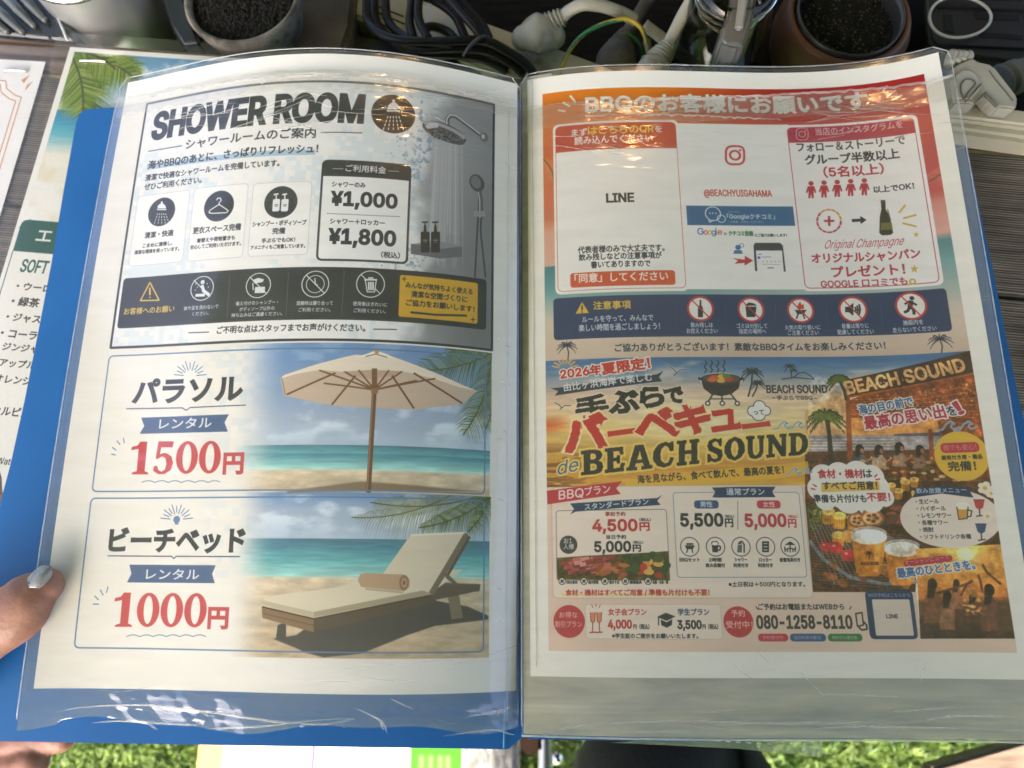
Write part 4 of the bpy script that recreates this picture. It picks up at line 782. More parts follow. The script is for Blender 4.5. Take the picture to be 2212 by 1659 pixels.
    for k in range(40):
        x, y = rng.uniform(190, 400), rng.uniform(945, 1010); P.poly([(x-20, y-8), (x+16, y-14), (x+22, y+4), (x-14, y+12)], [(196, 104, 100), (176, 76, 76), (222, 150, 138), (150, 60, 60)][k % 4], .95); P.line([(x-14, y+12), (x+22, y+4)], .5, (96, 36, 34), .8)
    for k in range(16): x = rng.uniform(330, 460); y = rng.uniform(975, 1025); P.ell((x, y), 26, 10, [(170, 92, 50), (150, 76, 40), (190, 112, 60)][k % 3], rot=rng.uniform(-.8, .8))
    for k in range(26): x = rng.uniform(470, 650); y = rng.uniform(930, 1025); P.ell((x, y), rng.uniform(14, 24), rng.uniform(12, 20), [(60, 84, 40), (214, 150, 60), (190, 50, 44), (226, 176, 80), (44, 66, 36)][k % 5 if y > 960 else 0 if k % 2 else 4])
    for x, s, e in ((182, 'BBQ食材', 250), (278, '焼き野菜', 342), (370, '焼きそば', 434), (460, '調理器具', 532), (560, '食器・お皿・箸', 648)): P.disc((x, 1047), 15, (236, 222, 206), line=INK, lw=.3); P.line([(x-6, 1053), (x+6, 1041)], .6, INK); P.line([(x-5, 1041), (x+6, 1054)], .5, INK); T_(s, x+20, 1060, e, 1058, 14, INK, w=.04)
    P.poly([(180, 1112), (828, 1112), (828, 1098), (180, 1100)], (238, 208, 130), .8)
    T_('食材・機材はすべてご用意 / 準備も片付けも不要！', 198, 1112, 830, 1110, 28, (186, 50, 54), w=.03)
    P.rquad([(668, 660), (1228, 655), (1252, 1030), (690, 1030)], 1.6, (242, 226, 210), line=(120, 140, 160), lw=.3)
    P.poly([(840, 636), (975, 632), (1120, 632), (1105, 655), (1120, 678), (860, 680), (842, 678), (855, 656)], (40, 62, 96)); T_('通常プラン', 905, 670, 1072, 668, 30, (228, 230, 232), w=.02)
    P.rquad([(762, 692), (870, 692), (870, 728), (762, 728)], 1.6, (54, 84, 124)); T_('男性', 790, 722, 843, 722, 25, (228, 230, 232), w=.02); P.rquad([(1038, 692), (1142, 692), (1142, 728), (1038, 728)], 1.6, (196, 60, 76)); T_('女性', 1066, 722, 1118, 722, 25, (240, 220, 214), w=.02)
    for i in range(16): P.line([(954, 695+i*8), (954, 699+i*8)], .3, INK)
    T_('5,500', 706, 818, 890, 816, 66, INK, w=.05); T_('円', 900, 810, 934, 808, 36, INK, w=.04); T_('（税込）', 898, 769, 938, 769, 13, INK, w=.03); T_('5,000', 990, 820, 1168, 818, 66, (190, 52, 64), w=.05); T_('円', 1178, 812, 1212, 810, 36, (190, 52, 64), w=.04); T_('（税込）', 1176, 770, 1216, 770, 13, (190, 52, 64), w=.03)
    for i, (x, l1, l2) in enumerate(((743, 'BBQセット', ''), (856, '2時間', '飲み放題付'), (968, 'シャワー', '利用付き'), (1076, 'ロッカー', '利用付き'), (1184, '設置用具付き', ''))):
        P.disc((x, 896), 41, (240, 226, 210), line=INK, lw=.35); y = 896; hw_ = 44 if not l2 else 27
        if i == 0: P.poly([(x-22, y-6), (x+22, y-6), (x+14, y+10), (x-14, y+10)], INK); P.line([(x-8, y+8), (x-14, y+26)], .5, INK); P.line([(x+8, y+8), (x+14, y+26)], .5, INK); P.line([(x-14, y-12), (x+14, y-12)], .7, INK)
        if i == 1: P.poly([(x-16, y-10), (x+12, y-10), (x+10, y+24), (x-13, y+24)], INK); P.line([(x+12, y-4), (x+22, y), (x+20, y+14), (x+10, y+16)], .6, INK); P.ell((x-2, y-15), 17, 9, (246, 240, 230)); P.line([(x-18, y-12), (x-14, y-22), (x+6, y-23), (x+14, y-12)], .35, INK)
        if i == 2: P.line([(x+14, y+26), (x+14, y-10), (x+4, y-24), (x-6, y-20)], .6, INK); P.poly([(x-14, y-12), (x-10, y-20), (x-2, y-20), (x+4, y-12)], INK); [P.line([(x-12+k*5, y-8), (x-14+k*5, y+24)], .35, INK) for k in range(4)]
        if i == 3: P.poly([(x-15, y-24), (x+15, y-24), (x+15, y+24), (x-15, y+24)], INK); [P.line([(x-8, y-14+k*14), (x+8, y-14+k*14)], .4, (220, 214, 206)) for k in range(3)]
        if i == 4: P.poly([(x-24, y-8), (x, y-24), (x+24, y-8)], INK); P.line([(x, y-10), (x, y+24)], .5, INK); P.line([(x-12, y+8), (x+12, y+8)], .5, INK); P.line([(x-24, y), (x-22, y+22)], .5, INK); P.line([(x-22, y+10), (x-12, y+12), (x-12, y+22)], .5, INK); P.line([(x+24, y), (x+22, y+22)], .5, INK); P.line([(x+22, y+10), (x+12, y+12), (x+12, y+22)], .5, INK)
        T_(l1, x-hw_, 962, x+hw_, 962, 17, INK, w=.04)
        if l2: T_(l2, x-(42 if i == 1 else 32), 986, x+(42 if i == 1 else 32), 986, 17, INK, w=.04)
    T_('※土日祝は＋500円となります。', 915, 1073, 1250, 1070, 22, INK, w=.03)
    P.disc((213, 1224), 72, (190, 56, 66)); T_('お得な', 170, 1210, 250, 1206, 26, (236, 190, 180), w=.01); T_('割引プラン', 152, 1252, 270, 1248, 28, (236, 190, 180), w=.01)
    P.rquad([(285, 1150), (880, 1148), (885, 1300), (285, 1302)], 1.6, (238, 220, 204), line=(206, 186, 168), lw=.25)
    for x, k in ((317, -1), (345, 1)): P.poly([(x-11, 1186), (x+11, 1184), (x+9, 1222), (x, 1232), (x-9, 1222)], (220, 140, 100)); P.line([(x-11, 1184), (x-9, 1222), (x, 1232), (x+9, 1222), (x+11, 1184)], .3, (150, 60, 50)); P.line([(x, 1232), (x+k*2, 1270)], .4, (150, 60, 50)); P.line([(x-14, 1273), (x+14, 1271)], .5, (150, 60, 50))
    burst(P, [((331, 1160), (331, 1148)), ((318, 1163), (312, 1152)), ((344, 1163), (350, 1152))], .3, (150, 60, 50))
    T_('女子会プラン', 386, 1198, 553, 1196, 29, (190, 52, 60), w=.03); T_('4,000', 386, 1262, 488, 1262, 44, (190, 52, 60), w=.05); T_('円（税込）', 496, 1258, 566, 1258, 22, INK, w=.03)
    P.poly([(600, 1204), (638, 1186), (680, 1202), (642, 1222)], (50, 52, 56)); P.poly([(616, 1216), (642, 1228), (666, 1214), (664, 1240), (642, 1252), (618, 1240)], (50, 52, 56)); P.line([(606, 1206), (606, 1240)], .5, (50, 52, 56))
    T_('学生プラン', 692, 1198, 828, 1196, 29, NAVY, w=.03); T_('3,500', 692, 1264, 795, 1264, 44, INK, w=.05); T_('円（税込）', 800, 1258, 868, 1258, 22, INK, w=.03)
    T_('※学生証のご提示をお願いいたします。', 402, 1298, 780, 1298, 21, INK, w=.03)
    P.disc((957, 1226), 68, (190, 52, 62)); T_('予約', 926, 1204, 986, 1202, 30, (240, 200, 190), w=.015); T_('受付中！', 903, 1256, 1020, 1252, 32, (240, 200, 190), w=.015)
    T_('ご予約はお電話またはWEBから', 1045, 1174, 1422, 1172, 27, INK, w=.03); P.line([(1034, 1158), (1042, 1172)], .4, INK); P.line([(1452, 1158), (1446, 1172)], .4, INK)
    T_('080-1258-8110', 1040, 1256, 1458, 1254, 56, (54, 50, 50), w=.05)
    P.line([(1472, 1190), (1500, 1185), (1506, 1240), (1480, 1246), (1472, 1190)], .6, INK); P.line([(1506, 1225), (1520, 1240), (1522, 1258), (1500, 1262), (1486, 1250)], .7, INK)
    for a, b, c, s in ((1043, 1176, (196, 54, 70), '予約受付中'), (1183, 1342, (54, 92, 140), '当日利用大歓迎'), (1350, 1502, (60, 124, 70), '無料日も確定後')):
        P.rquad([(a, 1278), (b, 1278), (b, 1312), (a, 1312)], 1.7, c); T_(s, a+20, 1303, b-22, 1303, 16, (222, 200, 190), w=.01, a=.8)
    P.rquad([(1512, 1088), (1720, 1088), (1748, 1302), (1535, 1302)], 2.2, (40, 60, 96)); T_('WEB予約はこちらから', 1528, 1118, 1712, 1116, 17, (150, 160, 180))
    P.rquad([(1545, 1128), (1710, 1126), (1726, 1286), (1560, 1288)], .6, (224, 208, 192)); T_('LINE', 1608, 1210, 1658, 1209, 16, INK, w=.05)

def paint_menu_a():
    P = Print(MENU_A, paper=(236, 236, 234), res=6); S, T = grid(P); P.v = (0, 0, 1)
    tl = P.mm([(162, 113)])[0]; x0, top = tl[0], tl[1]; hz = P.mm([(120, 237)])[0, 1]; sh = P.mm([(90, 330)])[0, 1]
    sky = ramp(P, [(top, (96, 152, 196)), (hz, (190, 216, 232)), (hz-.01, (40, 132, 186)), (hz-14, (84, 172, 196)), (sh, (232, 230, 220)), (sh-20, (234, 232, 224))])
    sky = blend(sky, np.float32([.93, .95, .96]), smooth(fbm(P.h, P.w, 80, 5, 12), .5, .72)*(T > hz)*.8); wv = fbm(P.h, P.w, 10, 3, 13, 6, .6); sky = sky*(.93+.14*wv[..., None]*((T < hz) & (T > sh))[..., None]+.07*((T > hz) | (T < sh))[..., None])
    m = (S > x0) & (S < 204) & (T < top) & (T > sh-18); P.img[m] = sky[m]
    P.img[:] = blend(P.img, np.float32([.88, .84, .74]), (smooth(fbm(P.h, P.w, 60, 4, 15), .5, .7)*.55)*((T < sh) & (T > sh-50) & (S > x0)))
    g = ((96, 128, 44), (120, 146, 60), (74, 104, 36), (146, 160, 84))
    P.frond((150, 112), (183, 250), 56, .42, cols=g, seed=21, w=1.5, droop=.1); P.frond((158, 108), (305, 165), 60, .34, cols=g, seed=22, w=1.4, droop=.2); P.frond((140, 120), (220, 190), 44, .5, cols=g, seed=23, w=1.6, droop=.3)
    P.frond((150, 112), (178, 262), 40, .4, cols=g, seed=24, w=1.4, droop=.0); P.frond((160, 112), (300, 178), 44, .35, cols=g, seed=25, w=1.4, droop=.35); P.frond((170, 112), (250, 150), 40, .4, cols=g, seed=26, w=1.6, droop=.5)
    P.img[(S < x0) | (T > top)] = rgb((236, 236, 234)); V = (0, 82.3, .3802); P.v = V
    q = P.mm([(133, 1042), (90, 1212)]); X = q[0, 0]-.5; ya, yb = q[0, 1]+1, q[1, 1]
    P.pmm(np.concatenate([P.quadpts([(X, ya), (196, ya), (196, yb), (X, yb)], 4)[:14], [(196, yb), (X, yb)]]), (32, 88, 84))
    P.stroke_mm([(X, yb), (X, 20)], .5, (32, 88, 84)); P.stroke_mm([(196, yb), (196, 20)], .5, (32, 88, 84)); P.stroke_mm([(X-.4, ya-5), (X+4.5, ya+.5)], .4, (32, 88, 84))
    T_ = P.text; dk = (34, 34, 40)
    T_('エ', 204, 1158, 290, 1152, 56, (232, 236, 232), w=.03)
    T_('SOFT DRINK', 112, 1335, 470, 1352, 70, (32, 88, 84), w=.03, shear=.05)
    A = P.mm([(112, 1335), (160, 1335)])
    for s, x, y, h, n in (('・ウーロン茶', 92, 1436, 44, 6), ('・緑茶', 64, 1522, 50, 3), ('・ジャスミン茶', 34, 1612, 46, 7)):
        o = P.mm([(x, y), (x+50, y-1)]); T_(s, x, y, x+n*52, y+n*3, h, dk, w=.025)
    P.v = (0, 400, .2411)  # crop of the lower left strip
    P.v = (0, 658.4, .3305)
    for s, x, y, h, n in (('・コーラ', 5, 213, 50, 4), ('・ジンジャーエール', -28, 300, 48, 9), ('・アップルジュース', -50, 404, 50, 9), ('・オレンジジュース', -78, 508, 50, 9), ('・カルピス', -98, 714, 54, 5)): T_(s, x, y, x+n*58, y+n*4, h, dk, w=.025)
    T_('Mineral Water', -200, 1030, 115, 1044, 42, dk, w=.01)
    P.poly([(-60, 1300), (-40, 1120), (0, 1085), (16, 1130), (18, 1200), (30, 1300)], (90, 84, 84)); P.poly([(-60, 1240), (30, 1240), (24, 1290), (-60, 1290)], (150, 110, 90))
    n = fbm(P.h, P.w, 5, 2, 88); P.img *= (1-.05*smooth(n, .72, .86))[..., None]
    return P
def paint_menu_b():
    P = Print(MENU_B, paper=(238, 238, 240), res=5); g = (206, 150, 104)
    for o, lw in ((0, .7), (2.6, .7)):
        c = P.sf.inv([63], [166])[0][0] if 0 else 202-o*1; t = 283-o
        pts = [(8+o, 12+o), (8+o, t-9), (12+o, t-5), (14+o, t), (c-12, t), (c-10, t-5), (c-4, t-9), (c, t-10), (c, 12+o), (8+o, 12+o)]
        P.stroke_mm(pts, lw, g)
    P.pmm([(199, 284), (203, 288), (201, 282)], g); P.pmm([(203, 281), (206, 284), (203, 277)], g)
    n = fbm(P.h, P.w, 6, 2, 8); P.img *= (1-.05*smooth(n, .72, .86))[..., None]
    return P
# ---------------------------------------------------------------- materials
def mat(name, col, rough=.6, **k):
    m = bpy.data.materials.new(name); m.use_nodes = True; p = m.node_tree.nodes['Principled BSDF']
    p.inputs['Base Color'].default_value = (*col, 1); p.inputs['Roughness'].default_value = rough
    for a, b in k.items(): p.inputs[a.replace('_', ' ')].default_value = b
    return m
def noisy(name, c1, c2, rough=.6, scale=40., detail=6., bump=.2, dist=.0005, stretch=(1, 1, 1), dirt=None, dscale=25., rvar=0., contrast=(.35, .65), metallic=0., **k):
    """two-tone noise colour with fine relief, and optional dirt blotches"""
    m = mat(name, c1, rough, Metallic=metallic, **k); n = m.node_tree.nodes; l = m.node_tree.links; p = n['Principled BSDF']
    tc = n.new('ShaderNodeTexCoord'); mp = n.new('ShaderNodeMapping'); mp.inputs['Scale'].default_value = stretch; l.new(tc.outputs['Object'], mp.inputs[0])
    t = n.new('ShaderNodeTexNoise'); t.inputs['Scale'].default_value = scale; t.inputs['Detail'].default_value = detail; l.new(mp.outputs[0], t.inputs[0])
    r = n.new('ShaderNodeValToRGB'); r.color_ramp.elements[0].color = (*c1, 1); r.color_ramp.elements[1].color = (*c2, 1); r.color_ramp.elements[0].position, r.color_ramp.elements[1].position = contrast
    l.new(t.outputs[0], r.inputs[0]); out = r.outputs[0]
    if dirt:
        t2 = n.new('ShaderNodeTexNoise'); t2.inputs['Scale'].default_value = dscale; t2.inputs['Detail'].default_value = 8; l.new(tc.outputs['Object'], t2.inputs[0])
        r2 = n.new('ShaderNodeValToRGB'); r2.color_ramp.elements[0].position = .56; r2.color_ramp.elements[1].position = .74; l.new(t2.outputs[0], r2.inputs[0])
        mx = n.new('ShaderNodeMix'); mx.data_type = 'RGBA'; l.new(r2.outputs[0], mx.inputs[0]); l.new(out, mx.inputs[6]); mx.inputs[7].default_value = (*dirt, 1); out = mx.outputs[2]
    l.new(out, p.inputs['Base Color'])
    b = n.new('ShaderNodeBump'); b.inputs['Strength'].default_value = bump; b.inputs['Distance'].default_value = dist; l.new(t.outputs[0], b.inputs['Height']); l.new(b.outputs[0], p.inputs['Normal'])
    return m
def film(name, haze=.08, tint=(.8, .8, .8), rough=.12, bump=.3, scale=60., stretch=(1, 4, 1), spec=1.0, through=.5):
    """clear plastic film: lets most light through, a little milky haze, a glossy creased skin"""
    m = bpy.data.materials.new(name); m.use_nodes = True; n = m.node_tree.nodes; l = m.node_tree.links; n.clear()
    o = n.new('ShaderNodeOutputMaterial'); tr = n.new('ShaderNodeBsdfTransparent'); df = n.new('ShaderNodeBsdfDiffuse'); tl = n.new('ShaderNodeBsdfTranslucent'); gl = n.new('ShaderNodeBsdfGlossy')
    df.inputs[0].default_value = (*tint, 1); tl.inputs[0].default_value = (*tint, 1); gl.inputs['Roughness'].default_value = rough
    tc = n.new('ShaderNodeTexCoord'); mp = n.new('ShaderNodeMapping'); mp.inputs['Scale'].default_value = stretch; l.new(tc.outputs['Object'], mp.inputs[0])
    t = n.new('ShaderNodeTexNoise'); t.inputs['Scale'].default_value = scale; t.inputs['Detail'].default_value = 3; t.inputs['Distortion'].default_value = .6; l.new(mp.outputs[0], t.inputs[0])
    b = n.new('ShaderNodeBump'); b.inputs['Strength'].default_value = bump; b.inputs['Distance'].default_value = .002; l.new(t.outputs[0], b.inputs['Height']); l.new(b.outputs[0], gl.inputs['Normal'])
    m1 = n.new('ShaderNodeMixShader'); m1.inputs[0].default_value = through; l.new(df.outputs[0], m1.inputs[1]); l.new(tl.outputs[0], m1.inputs[2])
    mr = n.new('ShaderNodeMapRange'); mr.inputs['From Min'].default_value = .3; mr.inputs['From Max'].default_value = .7; mr.inputs['To Min'].default_value = haze*.7; mr.inputs['To Max'].default_value = min(haze*1.3, 1); l.new(t.outputs[0], mr.inputs['Value'])
    m2 = n.new('ShaderNodeMixShader'); l.new(mr.outputs[0], m2.inputs[0]); l.new(tr.outputs[0], m2.inputs[1]); l.new(m1.outputs[0], m2.inputs[2])
    ge = n.new('ShaderNodeNewGeometry'); dt = n.new('ShaderNodeVectorMath'); dt.operation = 'DOT_PRODUCT'; l.new(b.outputs[0], dt.inputs[0]); l.new(ge.outputs['Incoming'], dt.inputs[1])
    ops = [('ABSOLUTE', None), ('SUBTRACT', 1.), ('POWER', 5.), ('MULTIPLY_ADD', .94)]; prev = dt.outputs['Value']
    for k_, (op, v_) in enumerate(ops):      # Schlick reflectance, the same from both sides of the thin film
        q_ = n.new('ShaderNodeMath'); q_.operation = op; q_.use_clamp = True
        if op == 'SUBTRACT': q_.inputs[0].default_value = 1.; l.new(prev, q_.inputs[1])
        else:
            l.new(prev, q_.inputs[0])
            if v_ is not None: q_.inputs[1].default_value = v_
            if op == 'MULTIPLY_ADD': q_.inputs[2].default_value = .06
        prev = q_.outputs[0]
    ml = n.new('ShaderNodeMath'); ml.operation = 'MULTIPLY'; ml.inputs[1].default_value = spec; ml.use_clamp = True; l.new(prev, ml.inputs[0])
    m3 = n.new('ShaderNodeMixShader'); l.new(ml.outputs[0], m3.inputs[0]); l.new(m2.outputs[0], m3.inputs[1]); l.new(gl.outputs[0], m3.inputs[2]); l.new(m3.outputs[0], o.inputs[0])
    return m
def printed(name, image, rough=.5):
    m = mat(name, (1, 1, 1), rough); n = m.node_tree.nodes; l = m.node_tree.links; t = n.new('ShaderNodeTexImage'); t.image = image; t.interpolation = 'Cubic'
    l.new(t.outputs[0], n['Principled BSDF'].inputs['Base Color']); n['Principled BSDF'].inputs['Specular IOR Level'].default_value = .25; return m
# ---------------------------------------------------------------- object helpers
def link(name, me, m=None, parent=None, smooth_=True):
    o = bpy.data.objects.new(name, me); COL.objects.link(o)
    if m is not None and not me.materials: me.materials.append(m)
    if smooth_: me.polygons.foreach_set('use_smooth', [True]*len(me.polygons))
    if parent is not None: o.parent = parent
    return o
def mesh(V, F): me = bpy.data.meshes.new('m'); me.from_pydata([tuple(v) for v in np.asarray(V, float)*MMU], [], F); me.update(); return me
def tag(o, label=None, cat=None, group=None, kind=None):
    for k, v in (('label', label), ('category', cat), ('group', group), ('kind', kind)):
        if v: o[k] = v
    return o
def thing(name, label, cat, loc_mm=(0, 0, 0), group=None):
    o = bpy.data.objects.new(name, None); COL.objects.link(o); o.empty_display_size = .02
    return tag(o, label, cat, group)
def gridmesh(f, ns, nt, uv=True):
    S, T = np.meshgrid(np.linspace(0, 1, ns), np.linspace(0, 1, nt)); V = f(S.ravel(), T.ravel())
    F = [(j*ns+i, j*ns+i+1, (j+1)*ns+i+1, (j+1)*ns+i) for j in range(nt-1) for i in range(ns-1)]
    me = mesh(V, F)
    if uv:
        u = me.uv_layers.new(name='UVMap'); idx = np.empty(len(me.loops), int); me.loops.foreach_get('vertex_index', idx)
        u.data.foreach_set('uv', np.stack([S.ravel()[idx], T.ravel()[idx]], 1).ravel())
    return me
def smooth_path(P, n=8, closed=False):
    P = np.asarray(P, float); out = []; m = len(P)
    rng_ = range(m if closed else m-1)
    for i in rng_:
        g = lambda k: P[k % m] if closed else P[min(max(k, 0), m-1)]
        a, b, c, d = g(i-1), g(i), g(i+1), g(i+2)
        for k in range(n):
            t = k/n; out.append(.5*((2*b)+(-a+c)*t+(2*a-5*b+4*c-d)*t*t+(-a+3*b-3*c+d)*t**3))
    if not closed: out.append(P[-1])
    return np.array(out)
def loft(path, rad, seg=14, flat=1.0, closed=False, up=(0, 0, 1), caps=True):
    """tube along a path; rad = radius per point; flat squashes it along 'up'"""
    P = np.asarray(path, float); n = len(P); rad = np.broadcast_to(np.asarray(rad, float), (n,)) if np.ndim(rad) < 2 else rad
    V = []; up = np.array(up, float)
    for i in range(n):
        t = (P[(i+1) % n]-P[i-1]) if closed else P[min(i+1, n-1)]-P[max(i-1, 0)]; t = t/max(np.linalg.norm(t), 1e-9)
        s = np.cross(t, up); s /= max(np.linalg.norm(s), 1e-9); u = np.cross(s, t)
        a = np.linspace(0, 2*np.pi, seg, endpoint=False); V.append(P[i]+rad[i]*(np.cos(a)[:, None]*s+flat*np.sin(a)[:, None]*u))
    V = np.concatenate(V); F = []
    for i in range(n if closed else n-1):
        j = (i+1) % n
        for k in range(seg): F.append((i*seg+k, i*seg+(k+1) % seg, j*seg+(k+1) % seg, j*seg+k))
    if caps and not closed: F += [tuple(range(seg))[::-1], tuple(range((n-1)*seg, n*seg))]
    return V, F
def tube(name, pts, r, m, parent=None, n=8, seg=12, flat=1.0, closed=False, raw=False):
    p = np.asarray(pts, float) if raw else smooth_path(pts, n, closed); V, F = loft(p, r if np.ndim(r) == 0 else np.interp(np.linspace(0, 1, len(p)), np.linspace(0, 1, len(r)), r), seg, flat, closed)
    return link(name, mesh(V, F), m, parent)
def pxpath(L, z=None): return np.array([at(*(q if len(q) == 3 else (*q, z))) for q in L])
def prism(name, top, z0, m, parent=None, bevel=1.0, seg=2, tops=None):
    """solid under an outline of world points (x, y, ztop) down to z0, with rounded edges"""
    bm = bmesh.new(); vs = [bm.verts.new(Vector(p)*MMU) for p in top]; f = bm.faces.new(vs)
    if f.normal.z < 0: f.normal_flip()
    r = bmesh.ops.extrude_face_region(bm, geom=[f]); lo = [v for v in r['geom'] if isinstance(v, bmesh.types.BMVert)]
    for v in lo: v.co.z = (z0 if np.ndim(z0) == 0 else v.co.z/MMU+z0[0])*MMU
    bmesh.ops.recalc_face_normals(bm, faces=bm.faces)
    if bevel: bmesh.ops.bevel(bm, geom=list(bm.edges), offset=bevel*MMU, segments=seg, affect='EDGES', clamp_overlap=True)
    me = bpy.data.meshes.new('m'); bm.to_mesh(me); bm.free(); o = link(name, me, m, parent, False)
    return o
def boxmm(name, c, size, m, parent=None, bevel=1.0, rz=0., seg=2):
    x, y, z = size; co, s = math.cos(rz), math.sin(rz)
    top = [(c[0]+co*a-s*b, c[1]+s*a+co*b, c[2]+z/2) for a, b in ((-x/2, -y/2), (x/2, -y/2), (x/2, y/2), (-x/2, y/2))]
    return prism(name, top, c[2]-z/2, m, parent, bevel, seg)
def lathe(name, c, prof_, m, parent=None, seg=64, sx=1.0):
    V = []; F = []
    for r, z in prof_:
        a = np.linspace(0, 2*np.pi, seg, endpoint=False); V.append(np.stack([c[0]+r*sx*np.cos(a), c[1]+r*np.sin(a), np.full(seg, c[2]+z)], 1))
    V = np.concatenate(V)
    for i in range(len(prof_)-1):
        for k in range(seg): F.append((i*seg+k, i*seg+(k+1) % seg, (i+1)*seg+(k+1) % seg, (i+1)*seg+k))
    return link(name, mesh(V, F), m, parent)

# ---------------------------------------------------------------- setting: ground, table, back shelf, canopy
Z_G = -600.0
M_turf = noisy('turf_base', (.035, .09, .015), (.06, .13, .025), .9, 60)
g = link('ground', gridmesh(lambda s, t: np.stack([(s-.5)*40000, (t-.5)*40000, np.full(s.shape, Z_G)], 1), 2, 2, False), M_turf, None, False); tag(g, kind='structure')
def make_grass():
    n = 170000; r = np.random.default_rng(4)
    x = r.uniform(-800, 820, n); y = r.uniform(-520, -130, n); h = r.uniform(10, 22, n); an = r.uniform(0, 6.283, n); w = r.uniform(.8, 1.5, n)
    le = r.normal(0, 1, (n, 2))*10; b = np.stack([x, y, np.full(n, Z_G)], 1); d = np.stack([np.cos(an)*w, np.sin(an)*w, np.zeros(n)], 1)
    mid = b+np.stack([le[:, 0]*.35, le[:, 1]*.35, h*.6], 1); tip = b+np.stack([le[:, 0], le[:, 1], h*(.75+.25*r.random(n))], 1)
    V = np.stack([b-d, b+d, mid+d*.8, mid-d*.8, tip], 1).reshape(-1, 3)*MMU; i = np.arange(n)*5
    me = bpy.data.meshes.new('m'); me.vertices.add(len(V)); me.vertices.foreach_set('co', V.ravel())
    quad = np.stack([i, i+1, i+2, i+3], 1); tri = np.stack([i+3, i+2, i+4], 1)
    lv = np.concatenate([quad.ravel(), tri.ravel()]); me.loops.add(len(lv)); me.loops.foreach_set('vertex_index', lv)
    me.polygons.add(2*n); me.polygons.foreach_set('loop_start', np.concatenate([np.arange(n)*4, 4*n+np.arange(n)*3])); me.update(); me.validate()
    m = noisy('turf_blades', (.04, .10, .014), (.24, .34, .07), .5, 60, 4, 0, contrast=(.32, .68), dirt=(.20, .26, .08), dscale=45)
    o = link('grass', me, m, None, False); tag(o, 'bright green artificial turf on the ground below the table edge', 'grass', kind='stuff')
make_grass()
ZT = -14.0
eb = at(0, 78, ZT), at(2212, 252, ZT); ed = (eb[1]-eb[0])[:2]; ed /= np.hypot(*ed); en = np.array([-ed[1], ed[0]]); e0 = eb[0][:2]
def T2(u, v, z=ZT): p = e0+ed*u+en*v; return (p[0], p[1], z)      # u along the table's back edge, v behind it
def wood_mat(name, c1, c2, c3, ridge=True):
    m = mat(name, c1, .75); n = m.node_tree.nodes; l = m.node_tree.links; p = n['Principled BSDF']; p.inputs['Specular IOR Level'].default_value = .25
    tc = n.new('ShaderNodeTexCoord'); mp = n.new('ShaderNodeMapping'); mp.inputs['Rotation'].default_value = (0, 0, -math.atan2(ed[1], ed[0])); l.new(tc.outputs['Object'], mp.inputs[0])
    sx = n.new('ShaderNodeMapping'); sx.inputs['Scale'].default_value = (6, 190, 60); l.new(mp.outputs[0], sx.inputs[0])
    t = n.new('ShaderNodeTexNoise'); t.inputs['Scale'].default_value = 2.2; t.inputs['Detail'].default_value = 8; t.inputs['Roughness'].default_value = .65; l.new(sx.outputs[0], t.inputs[0])
    wv = n.new('ShaderNodeTexWave'); wv.wave_type = 'BANDS'; wv.bands_direction = 'Y'; wv.inputs['Scale'].default_value = 230 if ridge else 40; wv.inputs['Distortion'].default_value = 3.; wv.inputs['Detail'].default_value = 3; wv.inputs['Detail Scale'].default_value = .06; l.new(mp.outputs[0], wv.inputs[0])
    mxv = n.new('ShaderNodeMath'); mxv.operation = 'MULTIPLY_ADD'; mxv.inputs[1].default_value = .32; l.new(wv.outputs['Fac'], mxv.inputs[0]); l.new(t.outputs[0], mxv.inputs[2])
    r = n.new('ShaderNodeValToRGB'); e = r.color_ramp.elements; e[0].position = .42; e[0].color = (*c1, 1); e[1].position = .86; e[1].color = (*c3, 1); k = e.new(.62); k.color = (*c2, 1); l.new(mxv.outputs[0], r.inputs[0])
    t2 = n.new('ShaderNodeTexNoise'); t2.inputs['Scale'].default_value = 26; t2.inputs['Detail'].default_value = 5; l.new(tc.outputs['Object'], t2.inputs[0]); r2 = n.new('ShaderNodeMapRange'); r2.inputs['From Min'].default_value = .3; r2.inputs['From Max'].default_value = .7; r2.inputs['To Min'].default_value = .62; r2.inputs['To Max'].default_value = 1.15; l.new(t2.outputs[0], r2.inputs['Value'])
    mm_ = n.new('ShaderNodeMix'); mm_.data_type = 'RGBA'; mm_.blend_type = 'MULTIPLY'; mm_.inputs[0].default_value = 1; l.new(r.outputs[0], mm_.inputs[6]); l.new(r2.outputs[0], mm_.inputs[7])
    v = n.new('ShaderNodeTexVoronoi'); v.inputs['Scale'].default_value = 20; l.new(tc.outputs['Object'], v.inputs[0]); lt = n.new('ShaderNodeMath'); lt.operation = 'LESS_THAN'; lt.inputs[1].default_value = .075; l.new(v.outputs['Distance'], lt.inputs[0])
    vc = n.new('ShaderNodeSeparateColor'); l.new(v.outputs['Color'], vc.inputs[0]); g2 = n.new('ShaderNodeMath'); g2.operation = 'GREATER_THAN'; g2.inputs[1].default_value = .8; l.new(vc.outputs[0], g2.inputs[0]); ml = n.new('ShaderNodeMath'); ml.operation = 'MULTIPLY'; l.new(lt.outputs[0], ml.inputs[0]); l.new(g2.outputs[0], ml.inputs[1])
    m2 = n.new('ShaderNodeMix'); m2.data_type = 'RGBA'; l.new(ml.outputs[0], m2.inputs[0]); l.new(mm_.outputs[2], m2.inputs[6]); m2.inputs[7].default_value = (.5, .47, .42, 1); l.new(m2.outputs[2], p.inputs['Base Color'])
    b = n.new('ShaderNodeBump'); b.inputs['Strength'].default_value = .9; b.inputs['Distance'].default_value = .0008; l.new(mxv.outputs[0], b.inputs['Height']); l.new(b.outputs[0], p.inputs['Normal']); return m
